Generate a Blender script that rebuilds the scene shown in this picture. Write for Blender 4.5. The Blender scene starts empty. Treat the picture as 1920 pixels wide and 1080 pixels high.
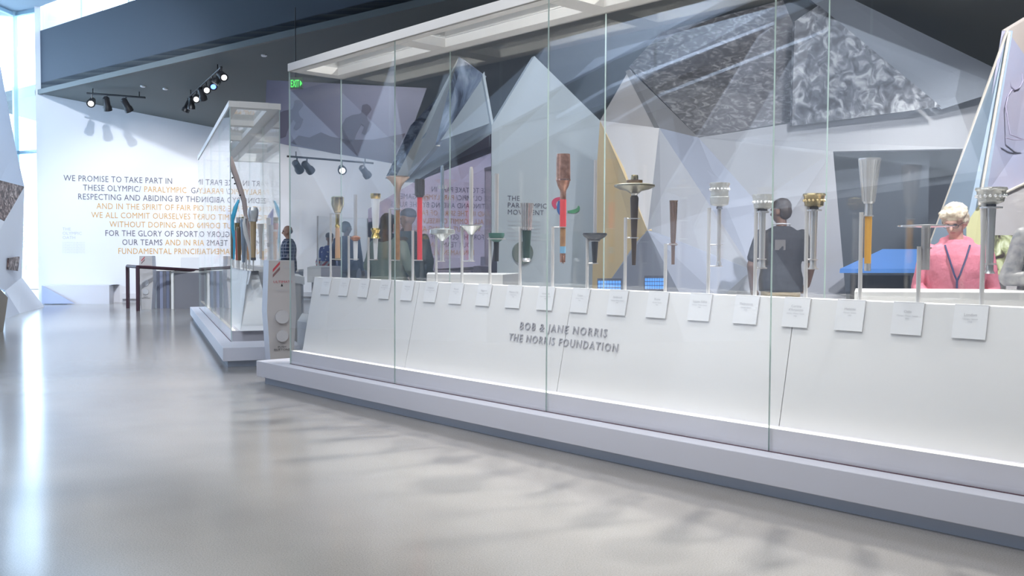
import bpy, bmesh, math, random
import numpy as np
from mathutils import Vector, Matrix, Euler
R = math.radians
random.seed(7)
SC = bpy.context.scene
COL = SC.collection

# ------------------------------------------------------------------ camera
F = 1750.0; CX, CY = 960.0, 540.0; H = 1.25
PITCH = math.atan(67.0 / F); ROLL = 0.005
_r = Vector((1, 0, 0)); _f = Vector((0, math.cos(PITCH), -math.sin(PITCH))); _u = _r.cross(_f)
CR = _r * math.cos(ROLL) + _u * math.sin(ROLL); CU = _u * math.cos(ROLL) - _r * math.sin(ROLL); CF = _f
CAMP = Vector((0, 0, H))
cam = bpy.data.cameras.new('camera'); camo = bpy.data.objects.new('camera', cam); COL.objects.link(camo)
cam.sensor_width = 36; cam.lens = F / 1920 * 36; cam.clip_start = .05; cam.clip_end = 500
M = Matrix((CR, CU, -CF)).transposed().to_4x4(); M.translation = CAMP
camo.matrix_world = M
SC.camera = camo

def ray(px, py):
    return (CF + CR * ((px - CX) / F) - CU * ((py - CY) / F))
def at(px, py, Y):                      # world point seen at a pixel, at depth Y
    d = ray(px, py); return CAMP + d * (Y / d.y)
def atz(px, py, z):                     # world point seen at a pixel, at height z
    d = ray(px, py); return CAMP + d * ((z - H) / d.z)
def on_plane(px, py, p0, n):
    d = ray(px, py); return CAMP + d * ((p0 - CAMP).dot(n) / d.dot(n))

# ------------------------------------------------------------------ world, exposure, lights
SC.view_settings.view_transform = 'Standard'; SC.view_settings.look = 'None'
SC.view_settings.gamma = 1; SC.view_settings.use_curve_mapping = False
SC.view_settings.exposure = 0.12
W = bpy.data.worlds.new('sky'); SC.world = W; W.use_nodes = True
bgn = W.node_tree.nodes['Background']; bgn.inputs[0].default_value = (.62, .80, 1, 1); bgn.inputs[1].default_value = 8.0

def lamp(kind, name, loc, target, energy, color=(1, 1, 1), size=1.0, size_y=None, spot=60, blend=.5):
    l = bpy.data.lights.new(name, kind); l.energy = energy; l.color = color
    if kind == 'AREA':
        l.shape = 'RECTANGLE'; l.size = size; l.size_y = size_y or size
    elif kind == 'SPOT':
        l.spot_size = R(spot); l.spot_blend = blend; l.shadow_soft_size = size
    o = bpy.data.objects.new(name, l); COL.objects.link(o); o.location = loc
    d = Vector(target) - Vector(loc); o.rotation_euler = d.to_track_quat('-Z', 'Y').to_euler()
    return o
# unseen area lamp added over the foreground hall for ambient fill
lamp('AREA', 'hall_fill_lamp', (-3.0, 2.5, 6.75), (-3.0, 2.5, 0), 290, (.90, .94, 1), 9, 9)
# track spots on the oath wall and cases; unseen fills added for facets and ceiling
SPOTS = [
    ((-7.6, 18.6, 4.1), (-8.9, 22.3, 1.5), 330, 80, (1, .98, .95)),
    ((-5.4, 19.4, 4.1), (-6.2, 23.0, 1.6), 330, 80, (1, .98, .95)),
    ((-2.6, 20.0, 3.9), (-3.0, 24.5, 2.0), 300, 85, (.96, .97, 1)),
    ((0.8, 20.0, 3.6), (0.2, 26.0, 1.8), 260, 85, (.96, .97, 1)),
    ((2.8, 7.6, 4.75), (.6, 4.8, 0.6), 1500, 80, (1, .96, .9)),
    ((0.6, 9.6, 5.2), (-1.6, 6.4, .6), 1000, 75, (1, .96, .92)),
    ((5.4, 6.2, 4.6), (2.6, 3.0, .4), 1200, 75, (1, .96, .9)),
    ((-3.0, 5.4, 6.5), (-.3, 6.9, 1.2), 420, 60, (.95, .97, 1)),
    ((-.6, 2.2, 6.5), (1.6, 5.0, 1.2), 420, 60, (1, .98, .96)),
    ((.5, 8.6, 4.7), (.8, 12.0, 2.0), 260, 90, (.93, .96, 1)),
    ((3.2, 8.3, 4.7), (3.4, 12.0, 2.0), 170, 90, (.93, .96, 1)),
    ((3.6, 4.2, 5.0), (4.8, 8.2, 2.2), 1700, 80, (.95, .94, 1)),
    ((-5.6, 9.5, 6.4), (-4.2, 13.0, .8), 420, 60, (.93, .96, 1)),
    ((-1.5, 14.5, 4.6), (-3.2, 18.5, .6), 200, 100, (1, .97, .94)),
    ((5.6, 10.4, 4.1), (6.0, 11.0, .0), 420, 130, (1, .96, .94)),  # unseen spot added to lift the dark ceiling by floor bounce
    ((-5.2, 3.0, 6.5), (-8.0, 7.0, 2.4), 1500, 100, (.80, .88, 1)),
    ((-3.2, -0.5, 6.5), (-7.8, 2.0, 2.6), 1500, 100, (.80, .88, 1)),
    ((-5.6, 13.0, 6.4), (-9.8, 18.0, 2.0), 1900, 90, (.85, .92, 1)),
]
for p, t, e, a, c in SPOTS:
    lamp('SPOT', 'track_or_fill_spot', p, t, e, c, .11, spot=a, blend=.7)

# ------------------------------------------------------------------ materials
MATS = {}
def mat(name, col, rough=.5, metal=0.0, spec=.5, emit=None, estr=1.0, noise=None, bump=0, coat=0, scale=8.0, trans=0):
    if name in MATS: return MATS[name]
    m = bpy.data.materials.new(name); m.use_nodes = True; nt = m.node_tree; b = nt.nodes['Principled BSDF']
    b.inputs['Base Color'].default_value = (*col, 1); b.inputs['Roughness'].default_value = rough
    b.inputs['Metallic'].default_value = metal; b.inputs['Specular IOR Level'].default_value = spec
    b.inputs['Coat Weight'].default_value = coat; b.inputs['Transmission Weight'].default_value = trans
    if emit:
        b.inputs['Emission Color'].default_value = (*emit, 1); b.inputs['Emission Strength'].default_value = estr
    if noise or bump:
        tc = nt.nodes.new('ShaderNodeTexCoord'); n = nt.nodes.new('ShaderNodeTexNoise')
        n.inputs['Scale'].default_value = scale; n.inputs['Detail'].default_value = 5
        nt.links.new(tc.outputs['Object'], n.inputs['Vector'])
        if noise:
            r = nt.nodes.new('ShaderNodeValToRGB'); r.color_ramp.elements[0].position = .35; r.color_ramp.elements[1].position = .68
            r.color_ramp.elements[0].color = (*col, 1); r.color_ramp.elements[1].color = (*noise, 1)
            nt.links.new(n.outputs['Fac'], r.inputs['Fac']); nt.links.new(r.outputs['Color'], b.inputs['Base Color'])
        if bump:
            bp = nt.nodes.new('ShaderNodeBump'); bp.inputs['Strength'].default_value = bump; bp.inputs['Distance'].default_value = .01
            nt.links.new(n.outputs['Fac'], bp.inputs['Height']); nt.links.new(bp.outputs['Normal'], b.inputs['Normal'])
    MATS[name] = m; return m

def glass_mat(name, tint=(.965, .985, .98), ior=1.5):
    m = bpy.data.materials.new(name); m.use_nodes = True; nt = m.node_tree; nt.nodes.clear()
    out = nt.nodes.new('ShaderNodeOutputMaterial'); mx = nt.nodes.new('ShaderNodeMixShader')
    tr = nt.nodes.new('ShaderNodeBsdfTransparent'); tr.inputs[0].default_value = (*tint, 1)
    gl = nt.nodes.new('ShaderNodeBsdfGlossy'); gl.inputs['Roughness'].default_value = 0.0; gl.inputs[0].default_value = (1, 1, 1, 1)
    fr = nt.nodes.new('ShaderNodeFresnel'); ge = nt.nodes.new('ShaderNodeNewGeometry')
    ma = nt.nodes.new('ShaderNodeMix'); ma.data_type = 'FLOAT'
    ma.inputs[2].default_value = ior; ma.inputs[3].default_value = 1 / ior
    nt.links.new(ge.outputs['Backfacing'], ma.inputs[0]); nt.links.new(ma.outputs[0], fr.inputs['IOR'])
    nt.links.new(fr.outputs[0], mx.inputs[0]); nt.links.new(tr.outputs[0], mx.inputs[1]); nt.links.new(gl.outputs[0], mx.inputs[2])
    nt.links.new(mx.outputs[0], out.inputs[0]); MATS[name] = m; return m

GLASS = glass_mat('case_glass', (.985,.99,.988), ior=1.58)
WGLASS = glass_mat('window_glass', (.93, .97, 1), 1.45)
GEDGE = mat('glass_edge', (.50, .62, .60), .2, spec=.6)
WHITE = mat('white_lacquer', (.80, .80, .81), .38)
LAV = mat('step_lacquer', (.70, .70, .76), .42)
TOEM = mat('toe_paint', (.58, .64, .74), .5)
FRAME = mat('frame_white', (.82, .80, .77), .4)
POST = mat('post_grey', (.62, .61, .61), .4, .2)
DARK = mat('black_paint', (.015, .015, .018), .4)
LED = mat('led_strip', (1, 1, 1), .5, emit=(1, .93, .76), estr=1.35)
CEIL = mat('ceiling_grey', (.14, .15, .15), .8)
FASC = mat('fascia_slate', (.035, .045, .065), .7)
WALLW = mat('wall_white', (.72, .72, .76), .6)
GREYW = mat('wall_grey', (.35, .36, .39), .6)
TXTG = mat('lettering_grey', (.11, .10, .14), .6)
TXTO = mat('lettering_gold', (.60, .34, .09), .6)
TXTP = mat('lettering_pale', (.50, .50, .54), .6)
SILVER = mat('silver', (.86, .86, .87), .2, .7)
SILVR = mat('silver_rough', (.74, .73, .69), .36, .75, bump=.6, scale=60)
GOLD = mat('gold', (.80, .58, .20), .2, 1.0)
AGOLD = mat('aged_gold', (.62, .50, .28), .25, 1.0)
BRONZE = mat('bronze', (.35, .24, .15), .3, .9)
COPPER = mat('copper', (.76, .42, .30), .32, .9, noise=(.45, .22, .15), scale=30)
WOOD = mat('handle_wood', (.30, .15, .06), .45, noise=(.42, .23, .10), scale=25)
LWOOD = mat('handle_tan', (.58, .35, .20), .45)
OWOOD = mat('handle_orange', (.80, .42, .07), .4)
RED = mat('red_enamel', (.75, .05, .06), .35)
GRILLE = mat('burner_graphite', (.10, .10, .11), .5, .3)
BLACKH = mat('black_handle', (.03, .032, .035), .35)
GREEN = mat('dark_green_enamel', (.06, .16, .13), .3)
STEEL = mat('steel_tube', (.62, .60, .60), .32, .5)
CRYS = mat('pale_metal', (.75, .78, .76), .2, .7)
WTORCH = mat('white_enamel', (.82, .83, .86), .3)
BLUET = mat('blue_torch', (.10, .42, .70), .25, .3)
TAN = mat('case_beige', (.55, .52, .50), .55)

# floor: polished concrete
def floor_mat():
    m = bpy.data.materials.new('polished_concrete'); m.use_nodes = True; nt = m.node_tree; b = nt.nodes['Principled BSDF']
    tc = nt.nodes.new('ShaderNodeTexCoord')
    n1 = nt.nodes.new('ShaderNodeTexNoise'); n1.inputs['Scale'].default_value = .7; n1.inputs['Detail'].default_value = 6
    n2 = nt.nodes.new('ShaderNodeTexNoise'); n2.inputs['Scale'].default_value = 160; n2.inputs['Detail'].default_value = 3
    for n in (n1, n2): nt.links.new(tc.outputs['Object'], n.inputs['Vector'])
    r1 = nt.nodes.new('ShaderNodeValToRGB')
    r1.color_ramp.elements[0].position = .3; r1.color_ramp.elements[0].color = (.28, .264, .25, 1)
    r1.color_ramp.elements[1].position = .7; r1.color_ramp.elements[1].color = (.37, .35, .33, 1)
    r2 = nt.nodes.new('ShaderNodeValToRGB')
    r2.color_ramp.elements[0].position = .30; r2.color_ramp.elements[0].color = (.80, .80, .80, 1)
    r2.color_ramp.elements[1].position = .62; r2.color_ramp.elements[1].color = (1.06, 1.06, 1.06, 1)
    mx = nt.nodes.new('ShaderNodeMix'); mx.data_type = 'RGBA'; mx.blend_type = 'MULTIPLY'; mx.inputs[0].default_value = 1
    nt.links.new(n1.outputs['Fac'], r1.inputs[0]); nt.links.new(n2.outputs['Fac'], r2.inputs[0])
    nt.links.new(r1.outputs[0], mx.inputs[6]); nt.links.new(r2.outputs[0], mx.inputs[7]); nt.links.new(mx.outputs[2], b.inputs['Base Color'])
    b.inputs['Roughness'].default_value = .16; b.inputs['Specular IOR Level'].default_value = .65
    bp = nt.nodes.new('ShaderNodeBump'); bp.inputs['Strength'].default_value = .015; bp.inputs['Distance'].default_value = .02
    n3 = nt.nodes.new('ShaderNodeTexNoise'); n3.inputs['Scale'].default_value = 2.5; nt.links.new(tc.outputs['Object'], n3.inputs['Vector'])
    nt.links.new(n3.outputs['Fac'], bp.inputs['Height']); nt.links.new(bp.outputs['Normal'], b.inputs['Normal'])
    return m

def photo_mat(name, c1, c2, c3, scale, rough=.5, stretch=(1, 1, 1), kind='noise'):
    m = bpy.data.materials.new(name); m.use_nodes = True; nt = m.node_tree; b = nt.nodes['Principled BSDF']
    tc = nt.nodes.new('ShaderNodeTexCoord'); mp = nt.nodes.new('ShaderNodeMapping'); mp.inputs['Scale'].default_value = stretch
    nt.links.new(tc.outputs['Object'], mp.inputs[0])
    n = nt.nodes.new('ShaderNodeTexNoise'); n.inputs['Scale'].default_value = scale; n.inputs['Detail'].default_value = 8; n.inputs['Distortion'].default_value = 1.2
    nt.links.new(mp.outputs[0], n.inputs['Vector'])
    r = nt.nodes.new('ShaderNodeValToRGB'); e = r.color_ramp.elements
    e[0].position = .38; e[0].color = (*c1, 1); e[1].position = .66; e[1].color = (*c3, 1); x = e.new(.52); x.color = (*c2, 1)
    nt.links.new(n.outputs['Fac'], r.inputs[0]); nt.links.new(r.outputs[0], b.inputs['Base Color']); b.inputs['Roughness'].default_value = rough
    return m

def plaid_mat(name, c0, c1, s=14):
    m = bpy.data.materials.new(name); m.use_nodes = True; nt = m.node_tree; b = nt.nodes['Principled BSDF']; b.inputs['Roughness'].default_value = .8
    tc = nt.nodes.new('ShaderNodeTexCoord')
    ws = []
    for d in ('X', 'Z'):
        w = nt.nodes.new('ShaderNodeTexWave'); w.bands_direction = d; w.inputs['Scale'].default_value = s / 3; nt.links.new(tc.outputs['Object'], w.inputs[0]); ws.append(w)
    a = nt.nodes.new('ShaderNodeMath'); a.operation = 'MAXIMUM'; nt.links.new(ws[0].outputs['Fac'], a.inputs[0]); nt.links.new(ws[1].outputs['Fac'], a.inputs[1])
    r = nt.nodes.new('ShaderNodeValToRGB'); r.color_ramp.elements[0].position = .75; r.color_ramp.elements[0].color = (*c0, 1); r.color_ramp.elements[1].position = .97; r.color_ramp.elements[1].color = (*c1, 1)
    nt.links.new(a.outputs[0], r.inputs[0]); nt.links.new(r.outputs[0], b.inputs['Base Color']); return m

# ------------------------------------------------------------------ mesh helpers
class MB:
    def __init__(s): s.v = []; s.f = []; s.mi = []; s.sm = []
    def add(s, vs, fs, mi=0, smooth=False):
        o = len(s.v); s.v += [tuple(v) for v in vs]; s.f += [tuple(i + o for i in f) for f in fs]
        s.mi += ([mi] * len(fs) if isinstance(mi, int) else mi); s.sm += [smooth] * len(fs); return s
    def hexa(s, p, mi=0):             # p: 8 points, bottom 4 ccw then top 4
        return s.add(p, [(3, 2, 1, 0), (4, 5, 6, 7), (0, 1, 5, 4), (1, 2, 6, 5), (2, 3, 7, 6), (3, 0, 4, 7)], mi)
    def box(s, c, d, ax=None, mi=0):
        c = Vector(c); ax = ax or (Vector((1, 0, 0)), Vector((0, 1, 0)), Vector((0, 0, 1)))
        X, Y, Z = (ax[i] * (d[i] / 2) for i in range(3))
        return s.hexa([c - X - Y - Z, c + X - Y - Z, c + X + Y - Z, c - X + Y - Z, c - X - Y + Z, c + X - Y + Z, c + X + Y + Z, c - X + Y + Z], mi)
    def prism(s, poly, off, mi=0):     # polygon extruded by a vector
        n = len(poly); p = [Vector(q) for q in poly]; off = Vector(off)
        s.add(p + [q + off for q in p], [tuple(range(n))[::-1], tuple(range(n, 2 * n))] + [(i, (i + 1) % n, n + (i + 1) % n, n + i) for i in range(n)], mi); return s
    def slab(s, poly, th, mi=0):
        p = [Vector(q) for q in poly]; nn = Vector((0, 0, 0))
        for i in range(len(p)): nn += p[i].cross(p[(i + 1) % len(p)])
        nn.normalize()
        if nn.dot(p[0] - CAMP) < 0: nn = -nn
        return s.prism(p, nn * th, mi)
    def lathe(s, c, prof, n=24, axis=None, mi=0, cap=True):
        c = Vector(c); z = (Vector(axis) if axis else Vector((0, 0, 1))).normalized()
        x = z.orthogonal().normalized() if abs(z.z) < .999 else Vector((1, 0, 0)); y = z.cross(x)
        vs = []; fs = []
        for r, h in prof:
            for k in range(n):
                a = 2 * math.pi * k / n; vs.append(c + z * h + (x * math.cos(a) + y * math.sin(a)) * max(r, .0004))
        for i in range(len(prof) - 1):
            for k in range(n):
                k2 = (k + 1) % n; fs.append((i * n + k, i * n + k2, (i + 1) * n + k2, (i + 1) * n + k))
        if cap:
            fs.append(tuple(range(n))[::-1]); fs.append(tuple((len(prof) - 1) * n + k for k in range(n)))
        return s.add(vs, fs, mi, True)
    def tube(s, p0, p1, r0, r1=None, n=12, mi=0):
        p0, p1 = Vector(p0), Vector(p1); L = (p1 - p0).length
        return s.lathe(p0, [(r0, 0), (r0 if r1 is None else r1, L)], n, p1 - p0, mi)
    def path(s, pts, rad, n=8, mi=0, flat=1.0):
        pts = [Vector(p) for p in pts]; vs = []; fs = []
        for i, p in enumerate(pts):
            t = (pts[min(i + 1, len(pts) - 1)] - pts[max(i - 1, 0)]).normalized()
            x = t.cross(Vector((0, 1, 0.01))).normalized(); y = t.cross(x); r = rad[i] if isinstance(rad, (list, tuple)) else rad
            for k in range(n):
                a = 2 * math.pi * k / n; vs.append(p + x * math.cos(a) * r + y * math.sin(a) * r * flat)
        for i in range(len(pts) - 1):
            for k in range(n):
                k2 = (k + 1) % n; fs.append((i * n + k, i * n + k2, (i + 1) * n + k2, (i + 1) * n + k))
        fs.append(tuple(range(n))); fs.append(tuple((len(pts) - 1) * n + k for k in range(n)))
        return s.add(vs, fs, mi, True)
    def build(s, name, mats, parent=None, loc=None, bevel=0):
        me = bpy.data.meshes.new(name); off = Vector(loc) if loc is not None else Vector((0, 0, 0))
        me.from_pydata([Vector(v) - off for v in s.v], [], s.f)
        if not isinstance(mats, (list, tuple)): mats = [mats]
        for m in mats: me.materials.append(m)
        bm = bmesh.new(); bm.from_mesh(me)
        for f, mi, sm in zip(bm.faces, s.mi, s.sm): f.material_index = mi; f.smooth = sm
        bmesh.ops.recalc_face_normals(bm, faces=bm.faces)
        for e in bm.edges:
            if len(e.link_faces) == 2 and e.calc_face_angle(0) > .7: e.smooth = False
        bm.to_mesh(me); bm.free()
        o = bpy.data.objects.new(name, me); COL.objects.link(o)
        if parent is not None:
            o.parent = parent; o.location = off - parent_world(parent)
        else: o.location = off
        if bevel:
            b = o.modifiers.new('bevel', 'BEVEL'); b.width = bevel; b.segments = 2; b.limit_method = 'ANGLE'
        return o
def parent_world(p):
    v = Vector((0, 0, 0))
    while p is not None: v = v + p.location; p = p.parent
    return v
def tag(o, label=None, cat=None, group=None, kind=None):
    if label: o['label'] = label
    if cat: o['category'] = cat
    if group: o['group'] = group
    if kind: o['kind'] = kind
    return o
def empty(name, loc, label=None, cat=None, group=None, kind=None):
    o = bpy.data.objects.new(name, None); COL.objects.link(o); o.location = loc; o.empty_display_size = .1
    return tag(o, label, cat, group, kind)

def text(name, body, org, xd, yd, mt, parent, cap=None, width=None, align='LEFT', ext=.0015, spacing=1.0, xs=1.0, bold=0.0):
    cu = bpy.data.curves.new(name, 'FONT'); cu.body = body; cu.size = 1; cu.extrude = 0;  cu.resolution_u = 2; cu.space_character = spacing; cu.align_x = align
    t = bpy.data.objects.new(name, cu); COL.objects.link(t)
    me = bpy.data.meshes.new_from_object(t.evaluated_get(bpy.context.evaluated_depsgraph_get())); bpy.data.objects.remove(t); bpy.data.curves.remove(cu)
    vx = [v.co.x for v in me.vertices]
    if not vx: return None
    w = max(vx) - min(vx); sy = (cap or .1) / .70; sx = (width / w) if width else sy * xs
    xd = Vector(xd).normalized(); yd = Vector(yd).normalized(); zd = xd.cross(yd); org = Vector(org)
    pw = parent_world(parent) if parent else Vector((0, 0, 0))
    for v in me.vertices: v.co = org + xd * (v.co.x * sx) + yd * (v.co.y * sy) + zd * ext - pw
    me.materials.clear(); me.materials.append(mt); me.name = name
    o = bpy.data.objects.new(name, me); COL.objects.link(o)
    if parent: o.parent = parent
    return o

# ------------------------------------------------------------------ structure
m = MB(); m.box((-1, 9, -.05), (30, 40, .1)); fl = m.build('floor', floor_mat()); tag(fl, kind='structure')
WA = Vector((-11.02, 21.7, 0)); WD = Vector((.936, .353, 0)).normalized(); WN = Vector((-WD.y, WD.x, 0))
# oath wall
wall_oath = empty('wall_back', WA, kind='structure')
m = MB(); m.prism([WA, WA + WD * 21, WA + WD * 21 + Vector((0, 0, 6.9)), WA + Vector((0, 0, 6.9))], WN * .3)
m.build('plaster', WALLW, wall_oath)
UPZ = Vector((0, 0, 1))
def wall_pt(px, py): return on_plane(px, py, WA, WN)
LINES = [
    [(120, 339, 'WE PROMISE TO TAKE PART IN', 0)],
    [(156, 356.5, 'THESE OLYMPIC/', 0), (270, None, 'PARALYMPIC', 1), (358, None, 'GAMES,', 0)],
    [(146, 374, 'RESPECTING AND ABIDING BY THE RULES', 0)],
    [(181, 392, 'AND IN THE SPIRIT OF FAIR PLAY.', 1)],
    [(171, 408.5, 'WE ALL COMMIT OURSELVES TO SPORT', 1)],
    [(205, 425.5, 'WITHOUT DOPING AND CHEATING,', 1)],
    [(196, 442.5, 'FOR THE GLORY OF SPORT, THE HONOR OF', 0)],
    [(228, 459, 'OUR TEAMS', 0), (309, None, 'AND IN RESPECT FOR THE', 1)],
    [(220, 476, 'FUNDAMENTAL PRINCIPLES OF OLYMPISM', 1)],
]
top_b = wall_pt(120, 339).z; bot_b = wall_pt(220, 476).z
for i, ln in enumerate(LINES):
    z = top_b + (bot_b - top_b) * i / 8.0
    for px, py, s, c in ln:
        p = wall_pt(px, 400); p.z = z
        text('lettering', s, p - WN * .004, WD, UPZ, TXTO if c else TXTG, wall_oath, cap=.140, spacing=1.06, xs=.805, bold=.012)
for i, s in enumerate(('THE', 'OLYMPIC', 'OATH')):
    p = wall_pt(117, 432 + i * 8); text('lettering', s, p - WN * .004, WD, UPZ, TXTP, wall_oath, cap=.07)
for i in range(7):
    p = wall_pt(117, 455 + i * 3.2); text('lettering', 'the oath is taken at every opening ceremony' if i % 2 else 'by one athlete and one judge of the host', p - WN * .004, WD, UPZ, TXTP, wall_oath, cap=.02, width=.48)
# base ledge of the wall
m = MB(); a = wall_pt(230, 560); b = a + WD * 16
m.prism([a - WN * .1, b - WN * .1, b, a], (0, 0, .12)); o = m.build('baseboard_back', LAV); tag(o, kind='structure')

# low ceiling of the gallery, fascia, clerestory, high ceiling
CA = Vector((-11.05, 21.85, 4.86)); CD = Vector((.7725, -.635, 0)).normalized(); CN = Vector((.635, .7725, 0)).normalized(); SL = -.176
cdir = CN + Vector((0, 0, SL)); cn_plane = CD.cross(cdir).normalized()
def on_ceiling(px, py): return on_plane(px, py, CA, cn_plane)
m = MB(); m.prism([CA - CD * 3, CA + CD * 32, CA + CD * 32 + cdir * 14, CA - CD * 3 + cdir * 14], (0, 0, .25)); o = m.build('ceiling', CEIL); tag(o, kind='structure')
m = MB(); m.prism([CA - CD * 0.0, CA + CD * 32, CA + CD * 32 + Vector((0, 0, 1.44)), CA + Vector((0, 0, 1.44))], CN * .2)
o = m.build('trim_1', FASC); tag(o, kind='structure')
m = MB(); m.prism([CA - CN * .06 + Vector((0, 0, -.02)), CA + CD * 32 - CN * .06 + Vector((0, 0, -.02)), CA + CD * 32 - CN * .06 + Vector((0, 0, .09)), CA - CN * .06 + Vector((0, 0, .09))], CN * .08)
o = m.build('trim_2', mat('trim_grey', (.09, .10, .10), .6)); tag(o, kind='structure')
HZ = 6.85
cl = empty('window_1', CA + Vector((0, 0, 1.44)), kind='structure')
m = MB()
for k in range(0, 17):
    p = CA + CD * (k * 2.0 + .12) + Vector((0, 0, 1.44)); m.prism([p, p + CD * .08, p + CD * .08 + UPZ * .55, p + UPZ * .55], CN * .1)
m.build('mullion', FRAME, cl)['kind'] = 'stuff'
p0 = CA + CN * .05 + Vector((0, 0, 1.44)); m = MB(); m.prism([p0, p0 + CD * 32, p0 + CD * 32 + UPZ * .55, p0 + UPZ * .55], CN * .01); m.build('pane', WGLASS, cl)
m = MB(); q = [CA - CD * 6, CA + CD * 32, Vector((14, -9, 0)), Vector((-16, -9, 0)), Vector((-16, 26, 0))]
m.prism([Vector((v.x, v.y, HZ)) for v in q], (0, 0, .2)); o = m.build('ceiling_high', mat('ceiling_blue_grey', (.30, .36, .42), .7)); tag(o, kind='structure')

# glass facade left
fw = empty('window_2', (-11.75, 22, 0), kind='structure')
FP = [Vector((-11.02, 21.8, 0)), Vector((-11.75, 22.2, 0)), Vector((-12.1, 15.5, 0))]
FRB = mat('frame_pale_blue', (.45, .62, .72), .5)
for a, b in zip(FP[:-1], FP[1:]):
    d = (b - a).normalized(); n = Vector((-d.y, d.x, 0))
    MB().prism([a, b, b + UPZ * HZ, a + UPZ * HZ], n * .012).build('pane', WGLASS, fw)
    L = (b - a).length
    for z in (0.05, 3.55, HZ - .06):
        MB().prism([a + UPZ * (z - .04), b + UPZ * (z - .04), b + UPZ * (z + .04), a + UPZ * (z + .04)], n * -.09).build('transom', FRB, fw)
    for k in range(1 if L < 3 else 4):
        c = a + d * (L * (k + 1) / (1 if L < 3 else 4)); MB().box(c + UPZ * HZ / 2, (.07, .12, HZ), (d, n, UPZ)).build('mullion', FRB, fw)
# outdoors
o = MB().box((-60, 25, -.6), (90, 120, .1)).build('ground_outside', mat('pale_paving', (.55, .58, .58), .8)); tag(o, kind='structure')
bld = empty('building', (-18, 40, -.5), 'pale low building seen through the narrow tall window', 'building')
m = MB(); m.box((-23, 44, 1.2), (9, 4, 3.4)); m.build('wall', mat('pale_render', (.62, .70, .74), .8), bld)
for k in range(6):
    MB().box((-26.2 + k * 1.3, 41.96, 1.0), (.9, .1, 1.3)).build('window', mat('far_glass', (.22, .32, .40), .3), bld)
MB().box((-23, 41.9, 2.0), (9.2, .2, .2)).build('cornice', FRAME, bld)
tr = empty('tree', (-19.2, 36, -.5), 'bare pale tree standing outside the tall window', 'tree')
m = MB(); m.tube((-19.2, 36, -.55), (-19.2, 36, 1.6), .10, .06)
BARK = mat('bark', (.22, .20, .18), .9)
m.build('trunk', BARK, tr); m = MB(); rr = random.Random(3)
for k in range(40):
    a = rr.uniform(0, 6.28); z0 = rr.uniform(.6, 1.7); l = rr.uniform(.5, 1.4); p = Vector((-19.2, 36, z0)); q = p + Vector((math.cos(a) * l, math.sin(a) * l * .5, l * .8)); m.tube(p, q, .03, .008, 5)
    for j in range(3):
        t = rr.uniform(.3, .9); s = p.lerp(q, t); m.tube(s, s + Vector((rr.uniform(-.4, .4), rr.uniform(-.2, .2), rr.uniform(.1, .5))), .012, .004, 4)
m.build('branches', BARK, tr)['kind'] = 'stuff'

o = MB().box((-11.6, 3.4, 3.4), (.2, 24, 7)).build('wall_left_backdrop', mat('backdrop_dark', (.10, .11, .14), .7)); tag(o, kind='structure')  # dark wall added to keep the bright facade out of glass reflections
# other walls closing the hall (behind and right of the camera)
o = MB().box((1, -8.6, 3.4), (28, .2, 7)).build('wall_rear', mat('wall_rear_paint', (.30, .32, .36), .7)); tag(o, kind='structure')
o = MB().box((13.5, 8, 3.4), (.2, 34, 7)).build('wall_right', mat('wall_right_paint', (.22, .24, .27), .7)); tag(o, kind='structure')

# ------------------------------------------------------------------ faceted wall left
wl = empty('wall_left', (-9.5, 18, 0), kind='structure')
FAC_W = mat('facet_white', (.74, .77, .84), .5); FAC_B = mat('facet_blue', (.60, .70, .86), .45); FAC_T = mat('facet_tan', (.42, .36, .29), .5); FAC_G = mat('facet_grey', (.50, .53, .60), .5)
CROWD = photo_mat('crowd_photo', (.03, .02, .02), (.16, .10, .09), (.60, .50, .45), 9)
def facet(par, pts, mt, th=.05): return MB().slab(pts, th).build('panel', mt, par)
a1 = at(0, 120, 18); a2 = at(30, 280, 19.5); a3 = at(46, 350, 20); a4 = at(41, 520, 20.3); a5 = atz(83, 575, 0); a6 = atz(37, 588, 0); a7 = atz(8, 598, 0)
a0 = at(-60, 20, 15.5); b3 = at(0, 338, 18.2); b4 = at(8, 415, 18.3); b5 = at(-20, 400, 17.6)
facet(wl, [a0, a1, a2, a3, b3, at(-60, 300, 16)], FAC_B)
facet(wl, [b3, a3, b4, b5], CROWD, .06)
facet(wl, [a3, a4, a6, at(10, 545, 18.6), b4], FAC_W)
facet(wl, [a4, a5, a6], FAC_W)
facet(wl, [at(10, 545, 18.6), a6, a7], FAC_G)
facet(wl, [b5, b4, at(10, 545, 18.6), at(-40, 520, 16.5)], FAC_W)
o = MB().slab([at(14, 484, 18.62), at(34, 481, 19.35), at(31, 508, 19.35), at(12, 505, 18.62)], -.03).build('photo', CROWD, wl)
c1 = at(-20, 520, 13.2); c2 = at(15, 558, 14.2); c3 = atz(6, 622, 0); c4 = atz(-60, 640, 0)
facet(wl, [c1, c2, c3, c4], FAC_T)
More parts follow.
